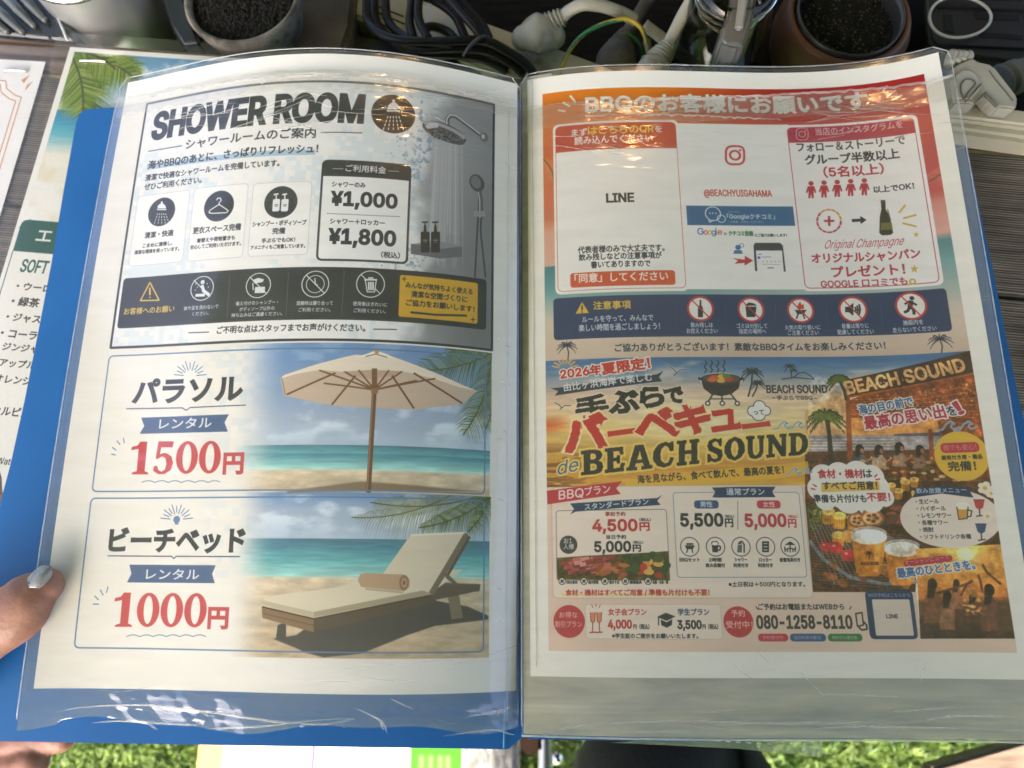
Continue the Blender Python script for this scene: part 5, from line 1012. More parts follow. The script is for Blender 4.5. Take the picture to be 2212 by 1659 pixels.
M_deck = wood_mat('weathered_decking', (.045, .036, .03), (.12, .10, .085), (.24, .21, .18))
M_red = wood_mat('reddish_board', (.10, .062, .048), (.19, .13, .105), (.30, .23, .19), False)
tb = thing('wooden_table', 'weathered grey-brown ridged plank table under the open folder', 'table')
v = 0.0
for k, (wd, mm_) in enumerate(((24, M_red), (82, M_deck), (92, M_deck), (92, M_deck))):
    gap = 2.0; top = [T2(-420, v-wd+gap), T2(980, v-wd+gap), T2(980, v), T2(-420, v)]
    prism('plank', top, ZT-24, mm_, tb, 1.6, 3); v -= wd
    if k == 0: prism('joint_strip', [T2(-420, v-.2, ZT-1.2), T2(980, v-.2, ZT-1.2), T2(980, v+1.9, ZT-1.2), T2(-420, v+1.9, ZT-1.2)], ZT-20, mat('pale_joint', (.42, .33, .2), .5), tb, 0)
ZB = -62.0
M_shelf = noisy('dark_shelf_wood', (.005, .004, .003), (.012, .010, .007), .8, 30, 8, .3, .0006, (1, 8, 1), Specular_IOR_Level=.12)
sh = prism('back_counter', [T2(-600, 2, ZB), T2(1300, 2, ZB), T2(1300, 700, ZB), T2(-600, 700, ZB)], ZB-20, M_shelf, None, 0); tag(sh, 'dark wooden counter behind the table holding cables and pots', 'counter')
# canopy over the table and a dark back wall, both unseen: sized and placed to block light and shape the shade
M_can = noisy('canopy_cloth', (.46, .38, .27), (.52, .43, .31), .9, 8)
cn = prism('canopy', [(-1250, -2300, 1300), (1400, -2300, 1300), (1400, 2400, 1300), (-1250, 2400, 1300)], 1270, M_can, None, 0); tag(cn, 'unseen beige canopy sized to shade the table and counter', 'canopy')
bw = prism('wall', [(-150, 1100, 1268), (1390, 1100, 1268), (1390, 1160, 1268), (-150, 1160, 1268)], Z_G+2, noisy('light_block_wall', (.05, .045, .04), (.09, .08, .07), .8, 6), None, 0); tag(bw, 'unseen dark wall added behind the counter to block light', 'wall')

def bulb(surf, px, py, zb, label):
    s, t = surf.inv(px, py); s, t = float(s[0]), float(t[0]); p = surf.at(s, t, 1.0); ds = surf.at(s+1, t, 1.)-surf.at(s-1, t, 1.); dt = surf.at(s, t+1, 1.)-surf.at(s, t-1, 1.)
    n = np.cross(ds, dt); n /= np.linalg.norm(n); v = CAM-p; v /= np.linalg.norm(v); r = 2*(n@v)*n-v; c = p+r*(zb-p[2])/r[2]
    o = thing('hanging_bulb', label, 'light bulb', group='warm bulbs strung under the canopy')
    m = mat('bulb_glow', (1, .6, .25), .4); q = m.node_tree.nodes['Principled BSDF']; q.inputs['Emission Color'].default_value = (1, .56, .22, 1); q.inputs['Emission Strength'].default_value = 13
    lathe('glass', c, [(.1, -34), (14, -30), (25, -14), (27, 0), (21, 18), (13, 30), (12, 34)], m, o, 24); lathe('socket', c, [(13, 34), (14, 60), (6, 64), (.1, 64)], mat('socket_black', (.02, .02, .02), .5), o, 20)
    return c
BC = [bulb(LEFT, 818, 120, 1150, 'warm glowing bulb hanging under the canopy above the left page'), bulb(RIGHT, 1390, 158, 1180, 'warm glowing bulb hanging under the canopy above the right page'), bulb(RIGHT, 1900, 135, 1120, 'warm glowing bulb hanging under the canopy furthest right')]
# ---------------------------------------------------------------- the printed sheets
def sheet(name, P, surf, label, cat, lift, ns=60, nt=70, rough=.5):
    o = link(name, gridmesh(lambda s, t: surf.at(s*P.W, t*P.H, lift), ns, nt), printed(name+'_print', P.image(name+'_artwork'), rough)); return tag(o, label, cat)
if PAINT:
    PL, PR_, PMA, PMB = paint_left(), paint_right(), paint_menu_a(), paint_menu_b()
else:
    PL, PR_, PMA, PMB = Print(LEFT), Print(RIGHT), Print(MENU_A), Print(MENU_B)
sheet('notice_sheet', PL, LEFT, 'shower room notice above parasol and beach bed rental prices, left page of the folder', 'notice', 0)
sheet('notice_sheet', PR_, RIGHT, 'orange barbecue rules notice above beach barbecue plan advert, right page of the folder', 'notice', 0)
def flatsheet(P, surf, label, film_m, rnd):
    t = thing('menu_sheet', label, 'menu'); o = link('print', gridmesh(lambda s, q: surf.at(s*P.W, q*P.H, .5), 2, 2), printed('menu_print', P.image('menu_artwork'), .45), t, False)
    q = Print.quadpts(P, [(-9, -9), (P.W+9, -9), (P.W+9, P.H+9), (-9, P.H+9)], 7); V = surf.at(q[:, 0], q[:, 1], 1.0)
    link('laminate', mesh(V, [tuple(range(len(V)))]), film_m, t, False); return t
M_lam = film('laminate_film', .10, (.75, .74, .72), .1, .08, 30., (1, 1, 1))
ma = flatsheet(PMA, MENU_A, 'laminated drinks menu with palm leaf beach header, half under the blue folder', M_lam, 5)
mb = flatsheet(PMB, MENU_B, 'laminated sheet with a thin brown ornamental border at the far left', M_lam, 5)
M_steel = mat('staple_steel', (.75, .74, .70), .25, Metallic=1.0)
for par, a, b in ((ma, (175, 133), (229, 135)), (mb, (12, 154), (57, 155))):
    p, q = at(*a, ZT+2), at(*b, ZT+2); up = np.array([0, 0, 1.4]); tube('staple', [p-up*1.5, p, p+(q-p)*.02+up*.6, (p+q)/2+up*.7, q+(p-q)*.02+up*.6, q, q-up*1.5], .55, M_steel, par, 3)

# ---------------------------------------------------------------- the clear-pocket folder
fo = thing('clear_file', 'open blue clear-pocket folder lying on the table with both covers spread', 'folder')
def blue_mat():
    m = noisy('blue_polypropylene', (.010, .115, .38), (.014, .13, .42), .38, 18, 2, .06, .0004, Specular_IOR_Level=.5); return m
M_blue = blue_mat()
def cover(name, L, z0, th=1.1):
    prism(name, [at(*q) if len(q) == 3 else at(*q, z0) for q in L], (-th,), M_blue, fo, .3, 2)
cover('cover', [(1098, 1619), (1131, 1590), (1120, 480), (1112, 200), (700, 215), (262, 231), (200, 234), (182, 237), (170, 246), (163, 268), (138, 404), (110, 570), (83, 710), (52, 866), (22, 1002), (0, 1085), (-35, 1230), (-75, 1420), (-110, 1597), (0, 1601), (300, 1607), (600, 1612), (900, 1616)], -10.2)
cover('cover', [(1137, 1590), (1140, 1597), (1320, 1600), (1480, 1602), (1900, 1596), (2330, 1588), (2300, 1400), (2255, 1150), (2212, 905), (2193, 819), (2171, 710), (2146, 583), (2120, 466), (2088, 310), (2066, 215), (2040, 150), (1600, 180), (1145, 210)], -10.2)
tube('hinge_line', [at(1092, 1494, -8.8), at(1090, 1550, -8.8), at(1088, 1616, -8.8)], .35, mat('pale_blue_weld', (.10, .34, .50), .3), fo, 2)
prism('spine', [at(1118, 215, -9), at(1137, 215, -9), at(1140, 900, -9), at(1141, 1592, -9), at(1124, 1594, -9), at(1124, 900, -9)], (-2.2,), M_blue, fo, .4)
def pocket(name, surf, s0, s1, t0, t1, lift, m, r=6, wr=None, ns=90, nt=120, bottom=None):
    """film following the page; wr(s,t) adds creases"""
    def f(a, b):
        s = s0+(s1-s0)*a; tb_ = t0 if bottom is None else np.array([bottom(x) for x in s]); t = tb_+(t1-tb_)*b
        # rounded outer corners
        for cs, sg in ((s0, 1), (s1, -1)):
            d = np.clip(1-np.abs(s-cs)/r, 0, 1); t = np.where(t > t1-r, np.minimum(t, t1-r+r*np.sqrt(np.clip(1-d*d, 0, 1))), t)
        P_ = surf.at(s, t, lift); 
        if wr is not None: P_[:, 2] += wr(s, t)
        return P_
    return link(name, gridmesh(f, ns, nt, False), m, fo)
def creases(surf, lines, r, m, lift=1.6, name='crease_glint'):  # raised film creases, with their bright highlights put into the pale colour
    V, F = [], []
    for L in lines:
        p = smooth_path(np.array([(x, y, 0) for x, y in L], float), 6)[:, :2]; s_, t_ = surf.inv(p[:, 0], p[:, 1]); P_ = surf.at(s_, t_, lift); k = len(P_)
        v_, f_ = loft(P_, r*np.sin(np.linspace(.15, math.pi-.15, k)), 6, .6); o_ = len(V); V.extend(list(v_)); F.extend([tuple(i+o_ for i in f) for f in f_])
    link(name, mesh(V, F), m, fo)['kind'] = 'stuff'
def nz(scale, seed, k=14):
    r = np.random.default_rng(seed); W = r.normal(0, 1, (k, 2))*scale; ph = r.uniform(0, 6.28, k)
    return lambda s, t: np.sin(np.asarray(s)[..., None]*W[:, 0]+np.asarray(t)[..., None]*W[:, 1]+ph).mean(-1)*1.6
n1_, n2_, n3_ = nz(np.array([.10, .35]), 1), nz(np.array([.09, .5]), 2), nz(np.array([.05, .9]), 3)
M_back = film('pocket_back', .30, (.58, .62, .62), .14, .12, 30.)
M_front = film('pocket_front', .10, (.76, .76, .73), .07, .16, 30., (1, 5, 1), spec=1.25)
M_front2 = film('pocket_front_right', .11, (.76, .72, .61), .08, .16, 30., (1, 5, 1), spec=1.25)
M_stack = film('pocket_stack', .95, (.66, .63, .53), .16, .25, 22., (1, 6, 1), 1.0, .12)
M_tape = film('tape_film', .16, (.85, .84, .80), .05, .35, 80., (1, 3, 1), spec=1.2)
M_edge = film('pocket_edge', .55, (.85, .87, .88), .1, .1, 40.)
botL = lambda s: -14.0+1.9*math.sin(s*.055)-.8*math.cos(s*.13)+(-1.6 if s < 12 else 0)
pocket('pocket_back', LEFT, -4.8, 211.5, -18, 299.8, -1.0, M_back, ns=60, nt=70, bottom=botL)
wrl = lambda s, t: .25*np.clip((t-240)/40, 0, 1)*n1_(s, t)+np.clip((6-t)/14, 0, 1)*(1.6*n3_(s, t)+1.0*n1_(s*3, t))+.12*n2_(s, t)
pocket('pocket_front', LEFT, -4.6, 211.3, -18, 281.6, 1.0, M_front, 1, wrl, 140, 220, bottom=botL)
pocket('pocket_back', RIGHT, -3.9, 214.5, -24, 300.4, -1.0, M_back, ns=60, nt=70)
pocket('pocket_stack', RIGHT, -3.0, 213.5, -23.2, 2.5, -.5, M_stack, 1, lambda s, t: np.clip(-t/20, 0, 1)*(.5*n2_(s, t)+.3*n3_(s*.5, t)), 90, 60)
pocket('pocket_stack', RIGHT, -3.0, 14, -22, 299.5, -.7, M_stack, 2, None, 20, 60)
wrr = lambda s, t: np.clip((t-235)/45, 0, 1)*.3*n1_(s+40, t)+np.clip((8-t)/20, 0, 1)*.7*n2_(s, t)+.15*n2_(s, t*.6)
def topR(s): return 277.2+3.5*np.exp(-((s-150)/40)**2)+(2.8 if s > 95 else 0)
pocket('pocket_front', RIGHT, -3.8, 214.3, -23.8, 280, 1.0, M_front2, 1, wrr, 140, 220)
# welded pocket rims: bright hairlines along the outer edges
def rim(surf, pts, r=.28, m=M_edge, lift=.4, name='pocket_rim'):
    p = np.concatenate([np.stack([np.linspace(a[0], b[0], 40), np.linspace(a[1], b[1], 40)], 1) for a, b in zip(pts[:-1], pts[1:])]); P_ = surf.at(p[:, 0], p[:, 1], lift); tube(name, P_, r, m, fo, raw=True, seg=8)
rim(LEFT, [(-4.8, -12), (-4.8, 293), (-1, 299.8), (207, 299.8), (211.5, 294)]); rim(RIGHT, [(-3.9, -20), (-3.9, 295), (0, 300.4), (208, 300.4), (213.6, 296), (214.5, 292), (214.5, -20)])
rim(RIGHT, [(-3.9, -23.8), (214.5, -23.8)], .4); rim(RIGHT, [(2.6, 4), (2.6, 296)], .15); rim(LEFT, [(205.5, -10), (205.5, 280)], .15)
# torn adhesive tape along the pocket mouths
def tape(surf, s0, s1, tt, w, seed, lift=1.7, thick=.5, m=M_tape):
    r = np.random.default_rng(seed); n = 160; s = np.linspace(s0, s1, n); j = np.interp(s, np.linspace(s0, s1, 60), r.normal(0, .5, 60)); f = np.array([tt(x) for x in s])
    def g(a, b): ss = s0+(s1-s0)*a; hi = np.interp(ss, s, f+j*.5); lo = np.interp(ss, s, f-w+j*.9); q = surf.at(ss, lo+(hi-lo)*b, lift); q[:, 2] += .35*n3_(ss*4, b*10); return q
    link('tape', gridmesh(g, n, 10, False), m, fo)
M_torn = film('torn_tape_edge', .72, (.93, .92, .88), .12, .5, 120.)
tape(LEFT, -4, 211, lambda s: 286.5-1.5*(s/210-.5)**2, 11, 3); tape(LEFT, 12, 150, lambda s: 284.4, 1.6, 4, 2.1, m=M_torn); tape(LEFT, 80, 125, lambda s: 283.4, 2.6, 14, 2.2, m=M_torn); tape(LEFT, 152, 206, lambda s: 283.0, .8, 24, 2.2, m=M_torn)
tape(RIGHT, -3, 213.5, lambda s: 277.6+3.5*math.exp(-((s-150)/45)**2)+.012*s, 13, 5); tape(RIGHT, 60, 213, lambda s: 278.2+3.5*math.exp(-((s-150)/45)**2)+.012*s, 1.3, 6, 2.1, m=M_torn); tape(RIGHT, 30, 130, lambda s: 268.5+1.5*math.sin(s*.03), .7, 7, 2.0, m=M_torn)
# loose pocket hanging out below the right page
hp = [at(1482, 1594, -14), at(1776, 1596, -14), at(1777, 1636, -14), at(1600, 1618, -14), at(1320, 1604, -14)]
prism('loose_pocket', hp, (-.3,), film('loose_film', .22, (.8, .85, .8), .1, .1), fo, 0)
for i in range(11):
    x = 1545+i*22.5; a, b = at(x, 1599.5+(x-1545)*.065, -13.4), at(x+10, 1600+(x-1535)*.065, -13.4); tube('stitch', [a, b], .25, M_torn, fo, 1, 6)

r_ = np.random.default_rng(77)
def rndlines(n, x0, x1, y0, y1, L0, L1, slope):
    out = []
    for _ in range(n):
        x, y, L = r_.uniform(x0, x1), r_.uniform(y0, y1), r_.uniform(L0, L1); s_ = slope+r_.normal(0, .12); out.append([(x, y), (x+L*.5, y+L*.5*s_+r_.normal(0, 3)), (x+L, y+L*s_+r_.normal(0, 4))])
    return out
M_cr1 = film('crease_glint_film', .26, (.92, .91, .87), .1, .1, 60.)
creases(LEFT, rndlines(16, 330, 600, 235, 300, 60, 190, -.18)+rndlines(12, 640, 980, 200, 250, 40, 130, .12)+rndlines(9, 1066, 1100, 300, 1400, 8, 22, .5), .24, M_cr1)
creases(LEFT, [[(125, 1537), (200, 1525), (330, 1522), (460, 1537), (560, 1552), (628, 1560), (700, 1553), (768, 1551)], [(205, 1560), (260, 1556), (340, 1560), (430, 1566)], [(628, 1562), (560, 1568), (450, 1573)],
  [(768, 1528), (800, 1542), (822, 1554), (832, 1566), (838, 1584)], [(822, 1554), (830, 1576)], [(845, 1508), (875, 1522), (892, 1530)], [(960, 1588), (1020, 1580), (1070, 1575), (1095, 1582), (1112, 1586)], [(1075, 1545), (1085, 1532), (1105, 1525)], [(1000, 1550), (1060, 1538), (1092, 1528)], [(400, 1524), (440, 1537), (455, 1548)], [(320, 1560), (345, 1575)], [(768, 1552), (700, 1563), (650, 1562)]], .42, M_cr1)  # pale lines drawn along the highlight curves of the lower pocket creases
creases(LEFT, rndlines(6, 420, 1000, 1430, 1480, 60, 180, -.08)+rndlines(4, 90, 700, 1490, 1555, 40, 90, .1), .12, M_cr1)
creases(RIGHT, rndlines(20, 1150, 1900, 225, 262, 60, 200, -.02)+rndlines(10, 1150, 1450, 262, 330, 30, 120, .1)+rndlines(14, 1700, 2030, 200, 330, 30, 110, -.2)+rndlines(9, 1160, 2150, 1490, 1580, 80, 260, .02)+rndlines(3, 1500, 2100, 1400, 1470, 20, 60, .8), .22, M_cr1)
creases(RIGHT, [[(1150, 1585), (1300, 1562), (1500, 1556), (1700, 1562), (1900, 1556)], [(1750, 1572), (1850, 1568), (2000, 1570), (2080, 1572)], [(1990, 1556), (2060, 1545), (2150, 1545)], [(1995, 1430), (1990, 1450), (1986, 1470)]], .4, M_cr1)
# ---------------------------------------------------------------- hand holding the folder
def skin_mat():
    m = noisy('skin', (.27, .13, .09), (.40, .20, .145), .48, 90, 9, .8, .0016, Subsurface_Weight=.12); m.node_tree.nodes['Principled BSDF'].inputs['Subsurface Radius'].default_value = (.008, .003, .002); m.node_tree.nodes['Principled BSDF'].inputs['Subsurface Scale'].default_value = .3; return m
M_skin = skin_mat()
def blob(path, rad, flat=.85, seg=22):
    p = smooth_path(path, 6); r = np.interp(np.linspace(0, 1, len(p)), np.linspace(0, 1, len(rad)), rad)
    # round both ends
    a, b = p[0]-p[1], p[-1]-p[-2]; a /= np.linalg.norm(a); b /= np.linalg.norm(b); P, R = [], []
    for k in (80, 60, 40, 20): P.append(p[0]+a*r[0]*math.sin(R_(k))); R.append(r[0]*math.cos(R_(k)))
    P += list(p); R += list(r)
    for k in (20, 40, 60, 80): P.append(p[-1]+b*r[-1]*math.sin(R_(k))); R.append(r[-1]*math.cos(R_(k)))
    return loft(np.array(P), np.array(R), seg, flat)
hand = thing('person', 'hand with pale silvery thumbnail gripping the lower left corner of the folder', 'person')
def A(x, y, z): return at(x, y, z)
tip, ip, mcp = A(100, 1264, 13), A(35, 1322, 12), A(-85, 1400, 3)
V, F = [], []
def add(vf):
    o = len(V); V.extend(list(vf[0])); F.extend([tuple(i+o for i in f) for f in vf[1]])
add(blob([mcp, A(-25, 1358, 9), ip, A(66, 1290, 13.4), tip], [15.5, 14.0, 13.2, 11.4, 7.6], .80))
add(blob([A(-290, 1560, -22), A(-190, 1480, -14), mcp], [27, 25, 16], .8))
add(blob([A(-250, 1650, -30), A(-180, 1600, -28), A(-150, 1520, -24)], [24, 25, 22], .7))
for i, (y, x1, r) in enumerate(((1440, 130, 9), (1510, 165, 9.2), (1580, 150, 8.8), (1640, 92, 8.2))):
    add(blob([A(-170, y-10+i*6, -30), A(-60, y+4, -38), A(20, y+14, -33), A(x1-18, y+10, -24)], [r*1.25, r*1.15, r*1.05, r*.85], .95))
add(blob([A(-480, 1900, -60), A(-370, 1700, -45), A(-280, 1580, -30)], [30, 27, 27], .8))
hm = link('hand', mesh(V, F), M_skin, hand)
rm = hm.modifiers.new('r', 'REMESH'); rm.mode = 'VOXEL'; rm.voxel_size = .0011; rm.use_smooth_shade = True
sm = hm.modifiers.new('s', 'SMOOTH'); sm.iterations = 7; sm.factor = .6
# creases at the thumb joint come from a fine displacement
# thumbnail: a curved plate lying on the thumb's back
M_nail = noisy('nail_polish', (.17, .18, .185), (.27, .28, .28), .28, 300, 4, .15, .0002, Coat_Weight=.5)
M_nail.node_tree.nodes['Principled BSDF'].inputs['Metallic'].default_value = .1
def nail():
    # outline in picture space: base (52,1262)-(84,1282), tip (92,1217)-(117,1246)
    ba, bb, ta, tb_ = (50, 1255), (84, 1277), (93, 1214), (121, 1240)
    def f(a, b):
        out = []
        for u, t in zip(a, b):
            w = 1-.10*(1-t)**3-.22*max(0, t-.8)/.2*(abs(2*u-1)**2)
            bow = .10*(1-(2*u-1)**2)*(1 if t > .5 else -1)*abs(2*t-1)**2
            ww = (1-abs(2*t-1)**4*.92)**.5; u0 = u; u = .5+(u-.5)*ww
            x0, y0 = (ba[0]+(bb[0]-ba[0])*u, ba[1]+(bb[1]-ba[1])*u); x1, y1 = (ta[0]+(tb_[0]-ta[0])*u, ta[1]+(tb_[1]-ta[1])*u)
            tt = t+bow; x, y = x0+(x1-x0)*tt, y0+(y1-y0)*tt
            z = 21.6-3.2*(2*u-1)**2-1.4*(t-.35)**2*4
            out.append(A(x, y, z))
        return np.array(out)
    o = link('nail', gridmesh(f, 14, 18, False), M_nail, hand); s = o.modifiers.new('t', 'SOLIDIFY'); s.thickness = .0012; s.offset = -1
nail()
# trouser leg of the same person, low in front
M_tr = noisy('black_cloth', (.006, .006, .007), (.014, .014, .016), .85, 500, 4, .3, .0004)
V, F = blob([A(1480, 1990, -330), A(1450, 1770, -300), A(1420, 1712, -285)], [95, 90, 70], .8, 40); link('trouser_leg', mesh(V, F), M_tr, hand)

# ---------------------------------------------------------------- things seen below the folder's edge
FLY = FlatSurface(at(436, 1560, Z_G+34), math.atan2((at(1000, 1600, Z_G)-at(436, 1590, Z_G))[1], (at(1000, 1600, Z_G)-at(436, 1590, Z_G))[0]), Z_G+34, 330, 240)
PF = Print(FLY, 330, 240, 3, (240, 238, 234)); PF.v = (0, 0, 1)
def fx(x): return PF.mm([(x, 1630)])[0, 0]
PF.pmm([(0, 0), (fx(483), 0), (fx(483), 240), (0, 240)], (232, 176, 100))
for x, w_ in ((573, .9), (677, 4), (782, 3)): PF.stroke_mm([(fx(x), 0), (fx(x), 240)], w_, (226, 60, 160))
for x in (520, 545, 555): PF.stroke_mm([(fx(x), 0), (fx(x), 240)], 1.5, (240, 190, 210), .6)
PF.pmm([(fx(886), 0), (fx(999), 0), (fx(999), 240), (fx(886), 240)], (70, 140, 36)); PF.pmm([(fx(830), 150), (fx(880), 150), (fx(880), 200), (fx(830), 200)], (170, 200, 160), .5, soft=3)
for x in (905, 925, 945, 962): PF.pmm([(fx(x), 196), (fx(x+12), 196), (fx(x+12), 210), (fx(x), 210)], (150, 196, 120), .6, soft=3)
fl = sheet('flyer', PF, FLY, 'pink, white and green printed board lying on the turf below the folder', 'flyer', 0, 2, 2, .4)
prism('grey_mat', [at(999, 1570, Z_G+60), at(1122, 1570, Z_G+60), at(1120, 1760, Z_G+60), at(1000, 1760, Z_G+60)], Z_G+5, noisy('grey_fleece', (.16, .16, .14), (.36, .36, .33), .95, 60, 8, 1, .006, (3, 1, 1)), None, 8, 3)
tag(bpy.data.objects['grey_mat'], 'grey fleece cushion beside the brown post under the folder', 'cushion')
prism('wooden_post', [at(1126, 1560, -330), at(1172, 1560, -330), at(1170, 1630, -330), at(1124, 1630, -330)], Z_G+2, noisy('brown_wood', (.12, .055, .03), (.2, .1, .06), .6, 40, 6, .2, .001, (1, 1, .1)), None, 3)
tag(bpy.data.objects['wooden_post'], 'brown wooden post standing below the folder spine', 'post')
ft = thing('metal_foot', 'shiny metal stand foot with two ball knobs beside the brown post', 'stand')
tube('upright', [at(1176, 1560, -400), at(1178, 1640, -400), at(1172, 1800, -400)], 6, mat('grey_metal', (.5, .52, .54), .35, Metallic=.8), ft, 2)
for x, y in ((1187, 1641), (1203, 1637)):
    c = at(x, y, -420); lathe('knob', c, [(.1, -7), (5, -5), (7, 0), (5, 5), (.1, 7)], mat('chrome', (.8, .8, .8), .15, Metallic=1.), ft, 24)
bn = prism('bench', [at(2010, 1660, -380), at(2260, 1588, -380), at(2420, 1650, -380), at(2400, 1860, -380), at(2020, 1860, -380)], -402, noisy('bench_wood', (.16, .11, .075), (.28, .2, .14), .7, 30, 8, .3, .001, (1, 6, 1)), None, 3)
tag(bn, 'weathered wooden bench corner at the lower right over the turf', 'bench')

# ---------------------------------------------------------------- cluttered counter behind
M_pl = noisy('dirty_cream_plastic', (.42, .39, .29), (.50, .47, .36), .45, 30, 6, .1, .0004, dirt=(.16, .10, .06), dscale=60)
M_wh = noisy('dirty_white_rubber', (.30, .285, .23), (.37, .355, .29), .5, 40, 5, .12, .0004, dirt=(.20, .14, .09), dscale=90)
M_blk = mat('black_rubber', (.004, .004, .005), .45, Specular_IOR_Level=.3); M_blk2 = mat('black_plastic', (.008, .008, .009), .5)
# power strip running diagonally under the cables
ps = thing('power_strip', 'dirty cream power strip lying diagonally under the black cable coil', 'power strip')
zt = -36; prism('body', [at(*q, zt) for q in ((700, -78), (1047, 45), (1345, 153), (1310, 200), (1180, 200), (870, 75), (700, 10))], ZB, M_pl, ps, 2, 3)
for a, b in (((812, 12), (872, 36)), ((815, 26), (874, 52))): tube('seam', [at(*a, zt+.1), at(*b, zt+.1)], .5, mat('grime', (.05, .035, .02), .8), ps, 1, 6)
pb = thing('power_strip', 'long cream power strip along the back edge of the table at the right', 'power strip')
prism('body', [at(*q, 5) for q in ((1990, 213), (2069, 220), (2212, 236), (2420, 262), (2420, 296), (2212, 271), (2075, 254), (1990, 246))], ZT, M_pl, pb, 1.5, 3)
prism('lower_lip', [at(*q, 1) for q in ((1990, 250), (2075, 257.5), (2212, 274), (2420, 300), (2420, 330), (2212, 302), (2081, 284), (1990, 276))], ZT, M_pl, pb, 2.5, 4)
# black cable coil
cc = thing('cable_coil', 'tangled coil of thick black cable tied together beside the power strip', 'cable')
def c3(L): return [(680.3+x*.2133, y*.2133, z) for x, y, z in L]
R1 = 2.6
for L in ([(500, -200, -20), (520, 0, -22), (530, 200, -24), (640, 330, -22), (870, 410, -20), (1300, 420, -18), (1700, 410, -18), (1950, 520, -22), (2150, 660, -26), (2240, 800, -30)],
          [(700, -200, -30), (715, 0, -28), (740, 200, -28), (860, 340, -27), (1060, 420, -24), (1400, 440, -20)],
          [(985, -150, -24), (975, 60, -22), (960, 220, -22), (1000, 400, -22)], [(1080, -120, -18), (1045, 60, -17), (1060, 220, -18), (1150, 390, -18)],
          [(1090, 290, -28), (1200, 270, -27), (1340, 320, -27), (1420, 400, -25)], [(1260, -120, -14), (1420, 60, -12), (1600, 260, -12), (1700, 390, -15)], [(1330, -160, -20), (1500, 30, -18), (1680, 230, -18), (1760, 380, -18)],
          [(860, 450, -28), (1100, 500, -26), (1450, 490, -24), (1750, 520, -26), (1980, 640, -30), (2120, 760, -34)], [(1000, 560, -32), (1400, 560, -32), (1700, 600, -34), (1950, 720, -36)], [(620, -160, -34), (600, 60, -34), (640, 260, -36), (800, 420, -36), (1000, 520, -38)],
          [(1050, 640, -40), (1500, 620, -42), (1800, 700, -44), (2060, 800, -44)], [(1150, -160, -26), (1180, -20, -24), (1300, 60, -24), (1430, 180, -24), (1530, 400, -24)]):
    tube('cable', pxpath(c3(L)), R1, M_blk, cc, 6, 12)
tube('cable', pxpath(c3([(110, -60, -34), (20, 60, -34), (0, 250, -34), (50, 420, -34), (120, 500, -34), (190, 380, -34), (215, 200, -34), (190, 20, -34)])), 1.9, M_blk, cc, 6, 12, closed=True)
tube('tie', pxpath(c3([(1500, 570, -10), (1560, 480, -6), (1640, 400, -5), (1720, 360, -7), (1790, 390, -12)])), 1.1, mat('tie_plastic', (.03, .03, .032), .35), cc, 5, 8, flat=.5)
# dark bag under the coil
bg_ = prism('black_pouch', [at(*q, -42) for q in ((735, 60), (810, 78), (1000, 120), (1120, 168), (1080, 172), (700, 120), (690, 80))], ZB, noisy('black_nylon', (.006, .008, .012), (.012, .014, .02), .5, 60, 5, .3, .001), None, 4, 3); tag(bg_, 'black nylon pouch lying under the cable coil', 'pouch')
# plugs and leads
def c4(L): return [(1097.2+x*.2133, y*.2133, z) for x, y, z in L]
def plug(label, body, z0, relief, cord, rr, cr, m=M_wh, flat=.8, name='plug'):
    t = thing(name, label, 'plug'); bp = pxpath(body); V, F = blob(bp, rr, flat, 24); link('body', mesh(V, F), m, t)
    rp = smooth_path(pxpath(relief), 14)
    k = len(rp); ra = np.interp(np.linspace(0, 1, k), [0, 1], [cr*1.9, cr*1.15])*(1+.13*np.sign(np.sin(np.arange(k)*1.15)))
    V, F = loft(rp, ra, 18, .9); link('strain_relief', mesh(V, F), m, t)
    if cord: tube('cord', pxpath(cord), cr, m, t, 8, 12, flat=.75)
    return t
plug('grimy white plug pushed into the diagonal power strip', c4([(170, 380, -26), (300, 345, -24), (430, 360, -26)]), 0, c4([(400, 270, -24), (480, 215, -22), (565, 165, -20)]), c4([(545, 180, -20), (620, 110, -16), (740, 50, -12), (860, 48, -12), (1000, 75, -14), (1150, 130, -18), (1290, 205, -22)]), [8, 12.5, 9], 3.9)
fl_ = tube('cable_offcut', pxpath(c4([(1380, 250, -34), (1500, 340, -36), (1700, 490, -38), (1895, 665, -40)])), 4.2, M_wh, None, 3, 12, flat=.35); tag(fl_, 'flat pale grey cable end crossing beneath the ribbed white plug', 'cable')
plug('ribbed white plug with thick cord rising to the top edge', c4([(1440, 720, -18), (1480, 690, -17), (1500, 660, -18)]), 0, c4([(1520, 610, -17), (1590, 520, -16), (1650, 440, -14)]), c4([(1620, 460, -14), (1700, 300, -10), (1780, 140, -6), (1860, 0, -2), (1960, -200, 6)]), [8.5, 9.5, 8], 3.6)
t = lathe('screw_cap', at(1408, 147, -8.5), [(.1, 0), (5.4, 0), (5.6, .6), (5.2, 1.2), (.1, .7)], noisy('grey_cap', (.25, .24, .2), (.4, .39, .34), .5, 120), None, 28); tag(t, 'round grimy cap on the white plug at the page top', 'cap')
ew = thing('earth_wire', 'green and yellow striped earth wire arching over the power strip', 'wire')
ewp = smooth_path(pxpath(c4([(500, 800, -30), (545, 690, -28), (610, 530, -24), (740, 370, -18), (900, 270, -14), (1100, 205, -12), (1240, 205, -12), (1350, 290, -14), (1410, 430, -20)])), 10)
M_g, M_y = mat('green_sleeve', (.02, .12, .05), .45), mat('yellow_sleeve', (.42, .30, .03), .45)
V, F = loft(ewp, 1.25, 12); me = mesh(V, F); me.materials.append(M_g); me.materials.append(M_y)
for i, p in enumerate(me.polygons): p.material_index = 1 if ((i % 12)+int((i//12)*.22)) % 12 in (0, 1, 2, 3, 4, 5) else 0
